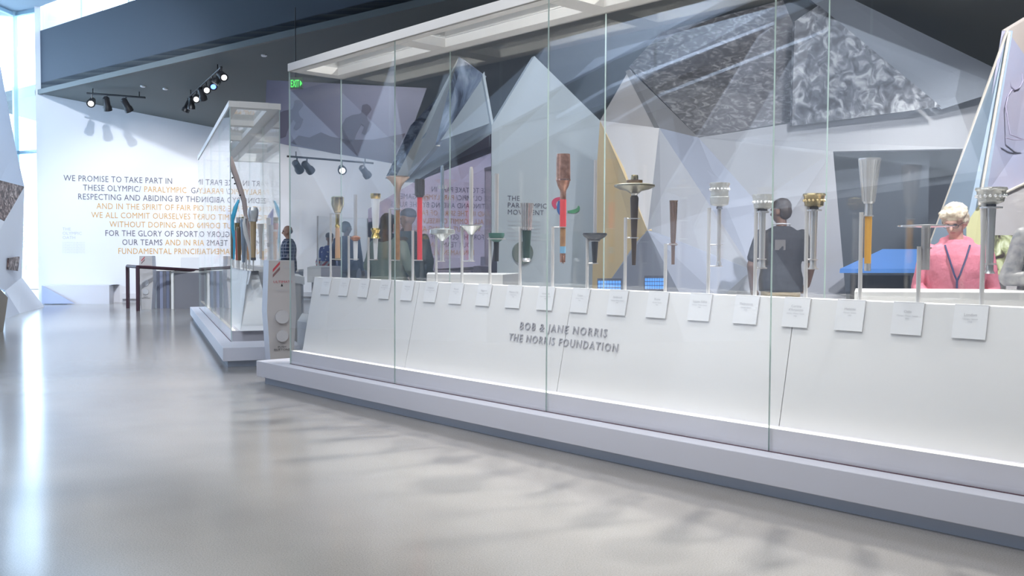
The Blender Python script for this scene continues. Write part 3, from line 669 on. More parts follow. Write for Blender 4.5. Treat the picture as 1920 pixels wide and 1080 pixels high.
T = [
    (635, 'gold cup-topped torch with copper handle, first from the left', [('cup', AGOLD, [(368, 8), (370, 12), (384, 12), (392, 9), (402, 4.5)]), ('collar', GOLD, [(402, 4), (420, 3.5), (424, 5), (428, 3.5)]), ('handle', LWOOD, [(428, 4), (484, 5)]), ('foot', GOLD, [(484, 5), (488, 5)])], (400, 486), None),
    (670, 'thin steel rod torch with small copper flange and white grip', [('rod', STEEL, [(365, 3.2), (442, 3.2)]), ('flange', COPPER, [(442, 4), (445, 9.5), (448, 9), (452, 4)]), ('grip', WTORCH, [(452, 4.5), (488, 3.6)])], (486,), None),
    (709, 'white tapering torch with polished gold rim and gold waist', [('rim', GOLD, [(363, 9.5), (366, 10), (371, 9), (373, 7.5)]), ('barrel', WTORCH, [(373, 8), (428, 5.5)]), ('waist', GOLD, [(428, 8), (431, 9), (437, 6), (444, 8), (447, 10)]), ('grip', WTORCH, [(447, 5), (486, 3)]), ('foot', GOLD, [(486, 3), (488, 3)])], (487,), None),
    (752, 'trumpet-shaped bronze torch with wide flared mouth and brown wooden handle', [('bell', mat('rose_bronze', (.62, .47, .38), .35, .7), [(331, 22), (333, 22), (340, 14), (350, 7), (362, 4.5), (390, 4)]), ('ring', SILVER, [(390, 5), (394, 5)]), ('handle', WOOD, [(394, 4), (487, 4.2)])], (391, 488), None),
    (794, 'bright red torch with dark grey cylindrical burner head', [('burner', GRILLE, [(336, 8.5), (366, 8.5), (370, 6)]), ('handle', RED, [(370, 4.8), (488, 4.8)])], (488,), ribs(337, 8.6, 366, 8.6, 18, mat('graphite_rib', (.16, .16, .17), .4, .4), .7)),
    (837, 'tall blue-grey tube torch with a pronged crown and clear round flange', [('tube', mat('blue_steel', (.42, .50, .60), .25, .7), [(310, 2), (316, 3.2), (428, 4)]), ('flange', CRYS, [(428, 12), (431, 24), (438, 24), (441, 14), (452, 3.5)]), ('grip', SILVER, [(452, 3.5), (490, 4)])], (490,), spikes(354, 347, 9, 8)),
    (892, 'slender steel sword-like torch with a funnel flange, second tallest tube', [('rod', STEEL, [(313, 2.4), (320, 3.8), (422, 3.8)]), ('funnel', CRYS, [(422, 21), (424, 21), (434, 9), (440, 5)]), ('grip', SILVER, [(440, 4.5), (486, 4.5), (490, 6)])], (490,), None),
    (940, 'thin silver tube torch with bowl-shaped green flange and black grip', [('rod', STEEL, [(326, 4.2), (331, 4), (438, 3.6)]), ('bowl', GREEN, [(437, 15), (442, 15), (449, 12), (454, 5)]), ('grip', BLACKH, [(454, 5), (490, 4.6)])], (), None),
    (997, 'fluted silver torch flaring upwards above a dark green grip', [('flute', mat('flute_silver', (.60, .58, .58), .28, .9), [(381, 11.5), (385, 11), (432, 8)]), ('grip', mat('green_black', (.035, .07, .06), .4), [(432, 9), (450, 7.5), (484, 6.5)]), ('foot', SILVER, [(484, 6.5), (488, 8), (491, 6.5)])], (), ribs(381, 11.6, 432, 8.4, 14, SILVER, .9, 'flute_rib')),
    (1065, 'large copper cylinder torch with red grip, tallest copper piece', [('chimney', COPPER, [(289, 12.5), (300, 13), (336, 13.5)]), ('ring', mat('bright_copper', (.85, .50, .38), .25, 1), [(336, 14), (339, 14)]), ('neck', COPPER, [(339, 13), (350, 10), (357, 6), (362, 5.5), (374, 5.5)]), ('grip', mat('red_grip', (.70, .06, .07), .5), [(374, 6), (426, 6)]), ('shaft', WOOD, [(426, 5.2), (462, 5.2)]), ('band', mat('banded_blue', (.20, .42, .62), .4), [(462, 5.4), (475, 5.4)]), ('foot', COPPER, [(475, 5.3), (492, 5)]), ('tip', SILVER, [(492, 3), (495, 3)])], (426,), None),
    (1125, 'thin silver tube torch with wide black saucer flange and black grip', [('rod', STEEL, [(300, 3), (438, 3.4)]), ('saucer', BLACKH, [(437, 22), (440, 23), (444, 20), (451, 8), (453, 6)]), ('grip', BLACKH, [(453, 6.5), (493, 4)]), ('foot', STEEL, [(493, 4.5), (495, 4.5)])], (452, 494), None),
    (1198, 'bronze torch with very wide shallow dish and dark tapering handle', [('burner', AGOLD, [(328, 6), (331, 7), (338, 7)]), ('collar', BRONZE, [(338, 15), (342, 15), (345, 13)]), ('dish', mat('patina_bronze', (.40, .38, .30), .3, .85), [(345, 30), (347, 38), (350, 38), (355, 28), (358, 14), (363, 8)]), ('neck', SILVR, [(363, 7), (367, 5)]), ('handle', mat('dark_bronze', (.14, .10, .07), .3, .8), [(367, 6), (371, 8), (412, 6.5), (497, 3.4)])], (410, 446), None),
    (1271, 'small slim brown bronze torch, the shortest in the case', [('rim', BRONZE, [(376, 8), (379, 7.5)]), ('shaft', mat('brown_bronze', (.26, .16, .12), .4, .6), [(379, 7), (456, 4), (462, 3.6), (496, 3)]), ('ring', mat('bright_copper', (.85, .5, .38), .25, 1), [(456, 7), (460, 7)]), ], (457,), ribs(380, 7, 455, 4, 8, BRONZE, .6, 'groove')),
    (1356, 'silver torch with double-tier perforated cup and long thin tube', [('cup', SILVR, [(343, 18.5), (346, 19), (350, 17), (367, 16)]), ('lower_cup', SILVR, [(368, 17), (372, 18), (384, 16), (387, 6)]), ('neck', GRILLE, [(387, 5), (392, 6)]), ('tube', STEEL, [(392, 3.5), (490, 3.5)]), ('foot', SILVER, [(490, 3.5), (495, 5), (499, 5)])], (459, 499), beads(355, 16, 17.5, 2.6)),
    (1436, 'silver cup torch held beside the seated label second glass seam, with embossed cup', [('cup', SILVR, [(365, 18.5), (369, 19), (372, 18), (390, 16), (392, 10)]), ('neck', GRILLE, [(392, 9), (396, 9)]), ('flange', SILVER, [(396, 12), (399, 12)]), ('tube', SILVER, [(399, 6), (485, 5.5)]), ('foot', SILVER, [(485, 5.5), (497, 6), (503, 7.5)])], (486, 503), beads(379, 16, 17.5, 2.6)),
    (1531, 'golden-tinted cup torch with long silver tube', [('cup', AGOLD, [(363, 20), (366, 21), (369, 19), (386, 17), (389, 10)]), ('neck', GRILLE, [(389, 8), (393, 9)]), ('flange', SILVER, [(393, 14), (396, 14)]), ('tube', SILVER, [(396, 7), (485, 6)]), ('foot', SILVER, [(485, 6), (497, 6), (504, 8)])], (487, 504), beads(376, 16, 18.5, 2.8, AGOLD)),
    (1632, 'tall polished silver cone torch with orange wooden handle', [('cone', SILVER, [(297, 20), (300, 20.5), (303, 19), (376, 11), (382, 9)]), ('neck', SILVER, [(382, 6.5), (405, 7)]), ('handle', OWOOD, [(405, 6.5), (494, 6)]), ('foot', SILVER, [(494, 6), (508, 6)])], (405,), ribs(302, 19, 378, 11, 14, SILVER, .7)),
    (1739, 'slim steel torch with thin flat disc top like a tray', [('disc', SILVER, [(421, 10), (423, 50), (425, 50), (427, 8)]), ('tube', STEEL, [(427, 8), (506, 7.5)])], (465,), None),
    (1858, 'silver cup torch nearest the right edge with embossed wide bowl', [('cup', SILVR, [(352, 27), (356, 28), (359, 25), (378, 22), (383, 12)]), ('neck', GRILLE, [(383, 9), (388, 9)]), ('flange', SILVER, [(388, 20), (391, 20)]), ('tube', SILVER, [(391, 9), (496, 6.5)]), ('foot', SILVER, [(496, 7), (507, 7), (513, 10)])], (495,), beads(368, 18, 25, 3.5)),
]
T[14] = (T[14][0], 'silver cup torch with embossed cup, just left of the third glass seam',) + T[14][2:]
short = ['gold cup', 'copper-flanged', 'white and gold', 'trumpet-shaped', 'red', 'pronged tube', 'funnel-flanged', 'green-bowled', 'fluted silver', 'copper cylinder', 'black-saucered', 'wide-dished bronze', 'slim brown', 'double-tier cup', 'embossed silver cup', 'golden cup', 'orange-handled cone', 'disc-topped', 'rightmost wide cup']
for i, (px, label, parts, arms, extra) in enumerate(T):
    root, base, zz, ppm = torch(px, L1, .30, parts, label, extra=extra)
    t = case_t(L1, POLES[i], .275); pb = L1.pt(t, .275, ZT)
    st = empty('torch_stand', pb, 'slim grey metal post holding the %s torch' % short[i], 'stand', 'torch posts in the long case')
    ztop = at(POLES[i], PTOP[i], pb.y).z
    MB().tube(pb, Vector((pb.x, pb.y, ztop)), .0105, n=12).build('post', POST, st)
    zs = [zz(a) for a in arms] or [zz(PTOP[i] + 3)]
    for z in zs:
        z = min(z, ztop - .004); c = Vector((base.x, base.y, z)); m = MB(); m.tube(Vector((pb.x, pb.y, z)), c, .004, n=8)
        m.build('bracket', STEEL, st)
        rr_ = .012
        for nm, mt, prof in parts:
            for (y1, w1), (y2, w2) in zip(prof[:-1], prof[1:]):
                if zz(y1) >= z >= zz(y2): rr_ = max(w1, w2) / ppm + .002
        MB().lathe(c - UPZ * .003, [(rr_, 0), (rr_ + .005, 0), (rr_ + .005, .006), (rr_, .006), (rr_, 0)], 20, cap=False).build('collar', STEEL, st)

# torches of the second case
def torch2(k, t, d, parts, label, curve=None):
    b = L2.pt(t, d, ZT)
    top = [('handle', mat('t2h%d' % k, *parts[0]), parts[1])]
    root = empty('torch', b + UPZ * .25, label, 'torch', 'torches in the smaller glass case')
    for nm, mt, prof in parts:
        MB().lathe(Vector((b.x, b.y, b.z)), prof, 20).build(nm, mt, root)
    return root
def simple2(t, d, label, parts, curve=None, post=.22):
    b = L2.pt(t, d, ZT); root = empty('torch', b + UPZ * post, label, 'torch', 'torches in the smaller glass case')
    for nm, mt, prof in parts: MB().lathe(b, [(r, h) for h, r in prof], 20).build(nm, mt, root)
    if curve:
        nm, mt, pts, rad, flat = curve
        MB().path([b + L2.w * x + L2.u * y + UPZ * z for x, y, z in pts], rad, 10, flat=flat).build(nm, mt, root)
    st = empty('torch_stand', b, None, 'stand', 'torch posts in the smaller case')
    st['label'] = 'thin post under the ' + label
    MB().tube(b + L2.u * .03, b + L2.u * .03 + UPZ * (post + .12), .006, n=8).build('post', POST, st)
    MB().tube(b + L2.u * .03 + UPZ * (post + .08), b + UPZ * (post + .08), .004, n=6).build('bracket', STEEL, st)
ORG = mat('orange_enamel', (.85, .42, .05), .4); IVORY = mat('ivory_enamel', (.72, .72, .72), .35); SKYB = mat('sky_enamel', (.05, .40, .65), .3); REDB = mat('red_brown', (.45, .12, .09), .4); PURP = mat('purple_enamel', (.14, .16, .42), .4)
simple2(.45, .30, 'torch with round silver crown and tan wooden handle, nearest end', [('crown', SILVER, [(.62, .05), (.66, .062), (.72, .066), (.76, .05)]), ('ring', SILVER, [(.59, .05), (.62, .054)]), ('handle', mat('tan_handle', (.50, .36, .20), .4), [(.16, .026), (.60, .036)]), ('foot', GRILLE, [(.13, .03), (.16, .03)])], post=.13)
simple2(.80, .22, 'tall curved torch with notched blade-like silver top', [('grip', mat('blue_grey_grip', (.34, .42, .52), .3, .6), [(.10, .018), (.62, .034)]), ('rim', SILVER, [(.62, .04), (.64, .04)])], ('blade', mat('rose_silver', (.60, .50, .48), .3, .6), [(.06, 0, .3), (.05, 0, .55), (.01, 0, .85), (-.06, 0, 1.08), (-.16, 0, 1.38)], [.02, .028, .03, .034, .036], .35), post=.1)
simple2(1.25, .34, 'ivory swan-necked torch curving to a point', [], ('body', IVORY, [(.06, 0, .14), (.03, 0, .3), (-.01, 0, .5), (.0, 0, .66), (.02, 0, .72)], [.012, .03, .036, .022, .008], .6), post=.15)
simple2(1.60, .24, 'grey torch with orange middle band', [('body', mat('steel_grip2', (.40, .45, .52), .3, .5), [(.12, .022), (.40, .03), (.62, .03)]), ('band', ORG, [(.26, .03), (.40, .034)])], post=.12)
simple2(2.0, .34, 'red-brown torch with gold cap and silver middle', [('cap', AGOLD, [(.62, .034), (.70, .036)]), ('body', REDB, [(.40, .02), (.62, .036)]), ('grip', STEEL, [(.14, .022), (.40, .022)])], post=.14)
simple2(2.4, .24, 'sky blue ribbon-shaped torch with bent tip', [], ('ribbon', SKYB, [(0, 0, .12), (.01, 0, .4), (-.02, 0, .66), (.03, 0, .84), (.07, 0, .95)], [.012, .022, .03, .03, .012], .35), post=.12)
simple2(2.8, .34, 'slim dark steel torch with flared top', [('body', STEEL, [(.12, .014), (.7, .032), (.72, .034)]), ('band', GRILLE, [(.3, .024), (.36, .026)])], post=.12)
simple2(3.3, .24, 'purple leaf-shaped torch among the smaller case torches', [('stem', STEEL, [(.10, .014), (.5, .016)])], ('leaf', PURP, [(0, 0, .5), (.02, 0, .62), (.01, 0, .76), (-.03, 0, .88)], [.016, .05, .045, .006], .35), post=.1)
simple2(3.8, .34, 'brown tapered torch with wide round top', [('body', BRONZE, [(.12, .02), (.5, .03), (.62, .05), (.66, .05)])], post=.12)
simple2(4.3, .26, 'orange and white torch toward the far end', [('body', IVORY, [(.12, .02), (.6, .03)]), ('band', ORG, [(.1, .024), (.24, .026)]), ('tip', GOLD, [(.6, .03), (.66, .024)])], post=.1)
simple2(4.9, .34, 'silver cone torch toward the far end', [('body', SILVER, [(.14, .018), (.70, .046)])], post=.14)
simple2(5.5, .26, 'red slim torch near the far end', [('body', RED, [(.12, .018), (.62, .024)]), ('tip', SILVER, [(.62, .024), (.68, .02)])], post=.12)
simple2(6.1, .34, 'golden torch at the far end of the smaller case', [('body', GOLD, [(.12, .02), (.6, .04)])], post=.12)
simple2(.62, .24, 'white leaf-shaped torch leaning behind the silver-crowned one', [], ('body', IVORY, [(.05, 0, .14), (.03, 0, .3), (-.01, 0, .45), (-.03, 0, .58), (-.02, 0, .66)], [.012, .02, .026, .02, .006], .6), post=.12)
simple2(1.02, .36, 'grey torch with orange band and copper cap', [('body', mat('steel_grip2', (.40, .45, .52), .3, .5), [(.12, .024), (.46, .03)]), ('band', ORG, [(.24, .031), (.36, .032)]), ('cap', COPPER, [(.46, .032), (.50, .03)])], post=.12)
simple2(1.02, .19, 'brown ribbed torch with copper shoulder', [('body', BRONZE, [(.12, .02), (.36, .028), (.5, .034), (.54, .028)])], post=.12)
simple2(1.42, .20, 'red and gold narrow torch', [('body', REDB, [(.12, .018), (.5, .026)]), ('cap', AGOLD, [(.5, .03), (.6, .034)])], post=.12)
simple2(1.80, .38, 'tan wooden torch with steel ring', [('body', LWOOD, [(.12, .02), (.5, .026)]), ('ring', STEEL, [(.5, .03), (.53, .03)])], post=.12)
simple2(2.2, .38, 'blue-grey flared torch behind the tan one', [('body', mat('steel_grip2', (.40, .45, .52), .3, .5), [(.12, .02), (.6, .036)])], post=.12)
simple2(2.6, .20, 'orange slim torch halfway along the smaller case', [('body', ORG, [(.12, .02), (.46, .024)]), ('cap', SILVER, [(.46, .026), (.56, .02)])], post=.12)
hb = L2.pt(.80, .22, ZT); bl = [o_ for o_ in bpy.data.objects if o_.name.startswith('blade')][0].parent
for x_, z_ in ((-.072, 1.06), (-.098, 1.13), (-.124, 1.20), (-.150, 1.27), (-.012, .92)):
    q_ = hb + L2.w * (x_ - .026) + UPZ * z_; MB().lathe(q_ - L2.u * .016, [(.0, 0), (.010, 0), (.010, .03), (0, .03)], 10, axis=L2.u).build('notch', DARK, bl)
# slim name fins on the plinth of the second case
for k in range(13):
    nameplate(L2, case2, L2 and 0.60 + k * .45, None, .30, txt=False)

# ------------------------------------------------------------------ sign pedestals
SGN = mat('sign_beige', (.52, .49, .48), .5); SGW = mat('sign_white_edge', (.76, .78, .86), .45); SRED = mat('sign_red', (.55, .08, .10), .5); SBRN = mat('sign_brown', (.25, .14, .14), .5)
def sign(p, yaw, label, h=1.14, w=.30, k=1.0):
    p = Vector(p); root = empty('sign_pedestal', p, label, 'sign', 'interactive sign pedestals')
    c, s = math.cos(yaw), math.sin(yaw); X = Vector((c, s, 0)); Y = Vector((-s, c, 0))
    g = lambda x, y, z: p + X * x + Y * y + UPZ * z
    zs = [0, h * .55, h]; ws = [w * .72, w * 1.0, w * .86]; ds = [.16, .16, .16]
    m = MB(); vs = []; fs = []; mi = []
    for z, ww in zip(zs, ws): vs += [g(-ww / 2, 0, z), g(ww / 2, 0, z), g(ww / 2, .26, z), g(-ww / 2, .26, z)]
    for i in range(2):
        for k2 in range(4): fs.append((i * 4 + k2, i * 4 + (k2 + 1) % 4, i * 4 + 4 + (k2 + 1) % 4, i * 4 + 4 + k2)); mi.append(0 if k2 == 0 else 1)
    fs += [(3, 2, 1, 0), (8, 9, 10, 11)]; mi += [1, 1]
    m.add(vs, fs, mi); m.build('body', [SGN, SGW], root)
    for z, r in ((h * .50, w * .23), (h * .33, w * .20)):
        MB().lathe(g(.0, -.012, z), [(0, 0), (r * .86, 0), (r, -.006), (r, .012)][::1], 32, axis=-Y).build('round_button', mat('button_pale', (.56, .55, .56), .25), root)
        MB().prism([g(-r * .6 + .007 * math.sin(a), -.02, z + r * .62 * math.cos(a)) for a in [i * math.pi / 6 for i in range(12)]], Y * .004).build('glint', WHITE, root)
    for i in range(2):
        z = h - .06 - i * .055; MB().prism([g(-w * .30, -.003, z - .06), g(-w * .06, -.003, z + .02), g(-w * .06, -.003, z + .05), g(-w * .30, -.003, z - .03)], Y * .003).build('emblem', SRED if i == 0 else SBRN, root)
    text('lettering', 'ULTIMATE', g(.01, -.004, h * .80), X, UPZ, SRED, root, cap=.024, width=.19, align='CENTER')
    text('lettering', 'OLYMPIC\nTORCHES', g(.02, -.004, h * .945), X, UPZ, TXTP, root, cap=.012, width=.10)
    text('lettering', 'TOUCH', g(0, -.004, h * .725), X, UPZ, TXTP, root, cap=.02, width=.12, align='CENTER')
    MB().prism([g(-.008, -.003, h * .77), g(.012, -.003, h * .77), g(.002, -.003, h * .795)], Y * .003).build('arrow', DARK, root)
    text('lettering', 'PUSH', g(0, -.004, h * .225), X, UPZ, DARK, root, cap=.018, width=.08, align='CENTER')
    text('lettering', 'BUTTONS', g(0, -.004, h * .20), X, UPZ, DARK, root, cap=.02, width=.16, align='CENTER')
p = at(528, 490, 9.55); sign((p.x, p.y, 0), R(26), 'beige and white sign pedestal with two round buttons between the glass cases', h=1.155, w=.30)
p = atz(274, 580, 0); sign((p.x, p.y, 0), R(5), 'grey sign pedestal with two pale discs standing far back before the oath wall', h=1.135, w=.30)
p = at(410, 500, 21.5); sign((p.x, p.y, 0), R(5), 'grey sign pedestal mostly hidden behind the smaller glass case', h=1.13, w=.30)

# ------------------------------------------------------------------ things before the oath wall
bn = empty('bench_block', atz(150, 570, 0), 'low faceted white bench along the foot of the oath wall', 'bench')
z = .56
q = [atz(78, 571, 0), atz(205, 570, 0), atz(228, 563, 0), atz(232, 558, 0), atz(80, 566, 0)]
dw = lambda p: -(p - WA).dot(WN) - .02
q[3] = q[2] + WN * dw(q[2]); q[4] = q[0] + WN * dw(q[0])
hh = at(150, 535, atz(150, 570, 0).y).z
m = MB(); m.prism(q, (0, 0, hh)); m.build('body', mat('bench_white', (.62, .62, .68), .5), bn)
MB().slab([q[0] + Vector((.03, -.02, .02)), q[0] + Vector((.03, -.02, .44)), q[0] + Vector((.5, -.01, .02)) + WD * .25], -.012).build('shadow_triangle', mat('bench_shadow', (.36, .40, .56), .5), bn)  # triangular shadow on the bench, painted as a thin darker piece
# handrail frame
hr = empty('handrail', atz(248, 580, 0), 'thin black metal handrail frame beside the far sign pedestal', 'handrail')
a = atz(240, 578, 0); b = atz(259, 583, 0); zt_ = at(250, 499, a.y).z
BRN = mat('rail_brown', (.05, .02, .03), .5)
for p in (a, b): MB().box(p + UPZ * zt_ / 2, (.06, .06, zt_)).build('leg', BRN, hr)
MB().tube(Vector((a.x, a.y, zt_)), Vector((b.x, b.y, zt_)), .035).build('top_rail', BRN, hr)
c = at(438, 511, 21.2)
MB().tube(Vector((b.x, b.y, zt_)), c, .035).build('top_rail', BRN, hr)
for px in (345, 372, 400):
    p = at(px, 508, 20.6); MB().tube(p, p - UPZ * .1, .03).build('rail_bracket', DARK, hr)
# metal-clad drum and panels
dr = empty('metal_drum', atz(305, 583, 0), 'curved brushed metal and grey striped drum beside the far sign', 'column')
DM = [mat('drum_light', (.50, .50, .50), .35, .6), mat('drum_dark', (.22, .22, .26), .4, .5), mat('drum_blue', (.35, .38, .52), .4, .5)]
cx = atz(302, 578, 0); r0 = .26; hd = at(302, 508, cx.y).z
for k in range(12):
    a0_, a1_ = math.pi * (1 + k / 12), math.pi * (1 + (k + .94) / 12)
    P = [cx + Vector((math.cos(a_) * rr2, math.sin(a_) * rr2 + .2, 0)) for a_, rr2 in ((a0_, r0), (a1_, r0), (a1_, r0 - .04), (a0_, r0 - .04))]
    MB().prism(P, (0, 0, hd)).build('slat', DM[(0, 0, 0, 1, 0, 1, 2, 1, 2, 0, 1, 0)[k]], dr)
MB().lathe(cx + Vector((0, .2, 0)), [(r0 - .05, 0), (r0 - .05, hd)], 24).build('core', DM[1], dr)
MB().lathe(cx + Vector((0, .2, hd)), [(r0 + .02, 0), (r0 + .02, .03)], 24).build('cap', FRAME, dr)
gw = empty('counter_wall', atz(370, 575, 0), 'low grey counter wall under the glass balustrade before the oath wall', 'counter')
a = atz(322, 579, 0); b = atz(560, 571, 0); hd = at(380, 512, a.y).z
MB().prism([a, b, b + Vector((0, .5, 0)), a + Vector((0, .5, 0))], (0, 0, hd)).build('body', mat('counter_grey', (.24, .24, .27), .5), gw)
MB().prism([a + UPZ * hd, b + UPZ * hd, b + Vector((0, .55, hd)), a + Vector((0, .55, hd))], (0, 0, .05)).build('worktop', FRAME, gw)
MB().box(a + Vector((.03, -.02, hd / 2)), (.05, .04, hd)).build('edge_strip', FRAME, gw)
MB().prism([a + Vector((.1, .3, hd + .05)), b + Vector((-.8, .3, hd + .05)), b + Vector((-.8, .3, hd + .33)), a + Vector((.1, .3, hd + .33))], (0, .012, 0)).build('glass_panel', GLASS, gw)

# ------------------------------------------------------------------ desks behind the cases
def desk(pts, z0, z1, label, mt=WHITE, leg=True):
    P = [Vector((p[0], p[1], 0)) for p in pts]; c = sum(P, Vector()) / len(P); root = empty('display_table', c, label, 'table')
    MB().prism([p + UPZ * z0 for p in P], (0, 0, z1 - z0)).build('tabletop', mt, root, bevel=.004)
    if leg:
        Q = [c + (p - c) * .7 for p in P]; MB().prism(Q, (0, 0, z0)).build('base', mat('table_base', (.50, .48, .47), .5), root)
    return root
def dpt(px, D): v = at(px, 500, D); return (v.x, v.y)
desk([dpt(800, 8.3), dpt(943, 8.3), dpt(975, 8.9), dpt(802, 8.9)], .93, at(870, 514, 8.3).z, 'white table directly behind the case left of the dark glossy wall end')
desk([dpt(1603, 5.6), dpt(2020, 5.6), dpt(2020, 6.1), dpt(1605, 6.1)], .92, at(1700, 547, 5.6).z, 'long white table behind the case in front of the woman in pink')
desk([dpt(543, 12.3), dpt(571, 11.2), dpt(560, 12.6), dpt(530, 13.2)], at(560, 530, 12).z, at(560, 516, 12).z, 'white pointed reading table beside the plaid-shirted visitor')
desk([dpt(576, 13.5), dpt(602, 13.4), dpt(640, 14.6), dpt(590, 15)], .80, at(590, 501, 13.5).z, 'small white angled table between the plaid-shirted man and the long case')
desk([dpt(557, 10.3), dpt(578, 10.0), dpt(615, 11.0), dpt(566, 11.6)], .12, .48, 'low white block on the floor behind the left end of the long case', leg=False)
# long dark counter far behind
o = desk([dpt(600, 22.3), dpt(760, 22.3), dpt(760, 23), dpt(600, 23)], .6, 1.0, 'dark grey counter behind the man in the navy jacket', mt=mat('counter_dark', (.14, .14, .17), .5))
# glass balustrade of the gallery
gb = empty('glass_partition', zf(at(640, 480, 17)), 'low clear glass partition around the navy-jacketed man', 'partition')
a = zf(at(596, 480, 17.2)); b = zf(at(690, 480, 18.3))
MB().prism([a, b, b + UPZ * 1.9, a + UPZ * 1.9], (.0, .012, 0)).build('glass_panel', GLASS, gb)
MB().box(a + UPZ * .95, (.03, .03, 1.9)).build('post', POST, gb); MB().box(b + UPZ * .95, (.03, .03, 1.9)).build('post', POST, gb)

# screen reflections, put in as console with blue key grids behind the case
BLU = mat('reflection_blue', (.02, .08, .3), .3, emit=(.12, .38, 1.0), estr=1.1)
def standin(px0, px1, y0, y1, D, label, n):
    p = at((px0 + px1) / 2, y1, D); root = empty('screen_reflection', (p.x, p.y, 0), label, 'reflection', 'screen reflections behind the case')
    a, b, c, d = at(px0, y1 + 3, D), at(px1, y1 + 3, D), at(px1, y0 - 3, D + .08), at(px0, y0 - 3, D + .08)
    MB().slab([a, b, c, d], .04).build('reflection_body', mat('reflection_bezel', (.10, .11, .15), .3), root)
    for i in range(n):
        for j in range(3):
            f = lambda u, v: a.lerp(b, u).lerp(d.lerp(c, u), v)
            u0 = .03 + .94 * i / n; u1 = u0 + .94 / n * .82; v0 = .12 + .76 * j / 3; v1 = v0 + .76 / 3 * .82; off = Vector((0, -.006, 0))
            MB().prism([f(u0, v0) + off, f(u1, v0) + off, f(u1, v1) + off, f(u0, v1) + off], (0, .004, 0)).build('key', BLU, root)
    zb = min(a.z, b.z); MB().box(((a.x + b.x) / 2, (a.y) + .06, zb / 2), (.12, .06, zb)).build('pedestal', POST, root)
standin(1120, 1166, 525, 546, 8.6, 'glowing screen-reflection console beside the gold panel', 8)
standin(1208, 1252, 520, 542, 8.4, 'glowing screen-reflection console in front of the grey facets', 9)

# ------------------------------------------------------------------ exit sign, lights
ex = empty('exit_sign', at(553, 155, 14.5), 'green lit exit sign hanging at the corner of the long case', 'sign')
a = at(541, 145, 14.5); b = at(567, 145, 14.5); c = at(567, 166, 14.5); d = at(541, 166, 14.5)
MB().prism([a, b, c, d], (0, .05, 0)).build('housing', mat('exit_housing', (.15, .22, .17), .4), ex)
EXG = mat('exit_green', (.05, .5, .1), .5, emit=(.08, 1.0, .12), estr=1.8)
text('lettering', 'EXIT', at(545, 163.5, 14.49), (1, 0, 0), UPZ, EXG, ex, cap=.115, width=.125)
MB().prism([at(562.5, 150.5, 14.48), at(566, 156, 14.48), at(562.5, 161.5, 14.48)], (0, .008, 0)).build('arrow', EXG, ex)
pt_ = at(554, 145, 14.53); MB().tube(pt_, Vector((pt_.x, pt_.y, 5.0)), .008, n=6).build('hanger', DARK, ex)

LENS = mat('lamp_lens', (1, 1, 1), .3, emit=(1, .97, .92), estr=6); LENSB = mat('lamp_lens_blue', (.1, .2, 1), .3, emit=(.10, .20, 1), estr=4); LENSO = mat('lamp_lens_off', (.1, .1, .11), .2)
def cei(px, py, D=None):
    return on_ceiling(px, py)
def rail(p0, p1, label):
    rt = empty('lighting_track', p0, label, 'lighting track')
    MB().tube(p0, p1, .022, n=8).build('rail', DARK, rt)
    for t in (.1, .9): q = p0.lerp(p1, t); MB().tube(q, q + UPZ * .12, .012, n=6).build('hanger', DARK, rt)
def can(p, aim, lens, label, s=1.0):
    rt = empty('spotlight', p, label, 'spotlight', 'black track spotlights'); aim = (Vector(aim) - p).normalized()
    MB().tube(p, p - UPZ * .12 * s, .014 * s, n=8).build('stem', DARK, rt)
    c = p - UPZ * .15 * s
    MB().lathe(c - aim * .12 * s, [(.03 * s, 0), (.062 * s, .03 * s), (.062 * s, .17 * s), (.08 * s, .20 * s), (.08 * s, .27 * s), (.07 * s, .27 * s)], 16, axis=aim).build('can', DARK, rt)
    MB().lathe(c + aim * .151 * s, [(.05 * s, 0), (.05 * s, .006)], 16, axis=aim).build('lens', lens, rt)
def drop(px, py, dz=.14):
    p = on_ceiling(px, py); return p - UPZ * dz
r0_ = drop(163, 163); r1_ = drop(272, 171); rail(r0_, r1_, 'short black track with three spotlights at the ceiling above the oath wall')
tcam = CAMP
for px, lens, aim, lb in ((172, LENS, (-6, 10, 0), 'lit black spotlight, left of the three above the oath wall'), (200, LENSO, (-9, 22, 1.5), 'black spotlight, middle of the three above the oath wall'), (236, LENSO, (-7.5, 22.6, 1.5), 'black spotlight, right of the three above the oath wall')):
    t = (px - 163) / 109; p = r0_.lerp(r1_, t); can(p, aim, lens, lb, 1.15)
r0_ = drop(352, 172); r1_ = drop(415, 112); rail(r0_, r1_, 'long black track crowded with spotlights under the dark ceiling')
CANS = [(.0, LENSO, (-9, 20, 0), 'lowest-left'), (.12, LENSO, (-7, 20, 0), 'second'), (.28, LENS, (-3, 8, 0), 'third, lit'), (.45, LENSO, (-6, 22, 0), 'fourth'), (.58, LENS, (-1, 6, 0), 'fifth, lit'), (.76, LENSB, (-3, 12, 0), 'blue-lensed sixth'), (.95, LENSO, (-8, 16, 0), 'seventh'), (1.0, LENS, (1, 9, 0), 'uppermost lit')]
for t, lens, aim, nm in CANS: can(r0_.lerp(r1_, t), aim, lens, nm + ' black spotlight on the long crowded track', 1.0)
r0_ = at(538, 293, 20.5); r1_ = at(700, 306, 21.5); rail(r0_, r1_, 'black track with four spotlights below the runner mural')
for px, lens, aim, nm in ((556, LENSO, (-4, 24, 1), 'first'), (574, LENSO, (-3, 24, 1), 'second'), (639, LENS, (-1, 10, 0), 'lit third'), (682, LENSO, (-2, 24, 1), 'fourth')):
    can(r0_.lerp(r1_, (px - 538) / 162), aim, lens, nm + ' spotlight from the left on the track below the runner mural', 1.25)
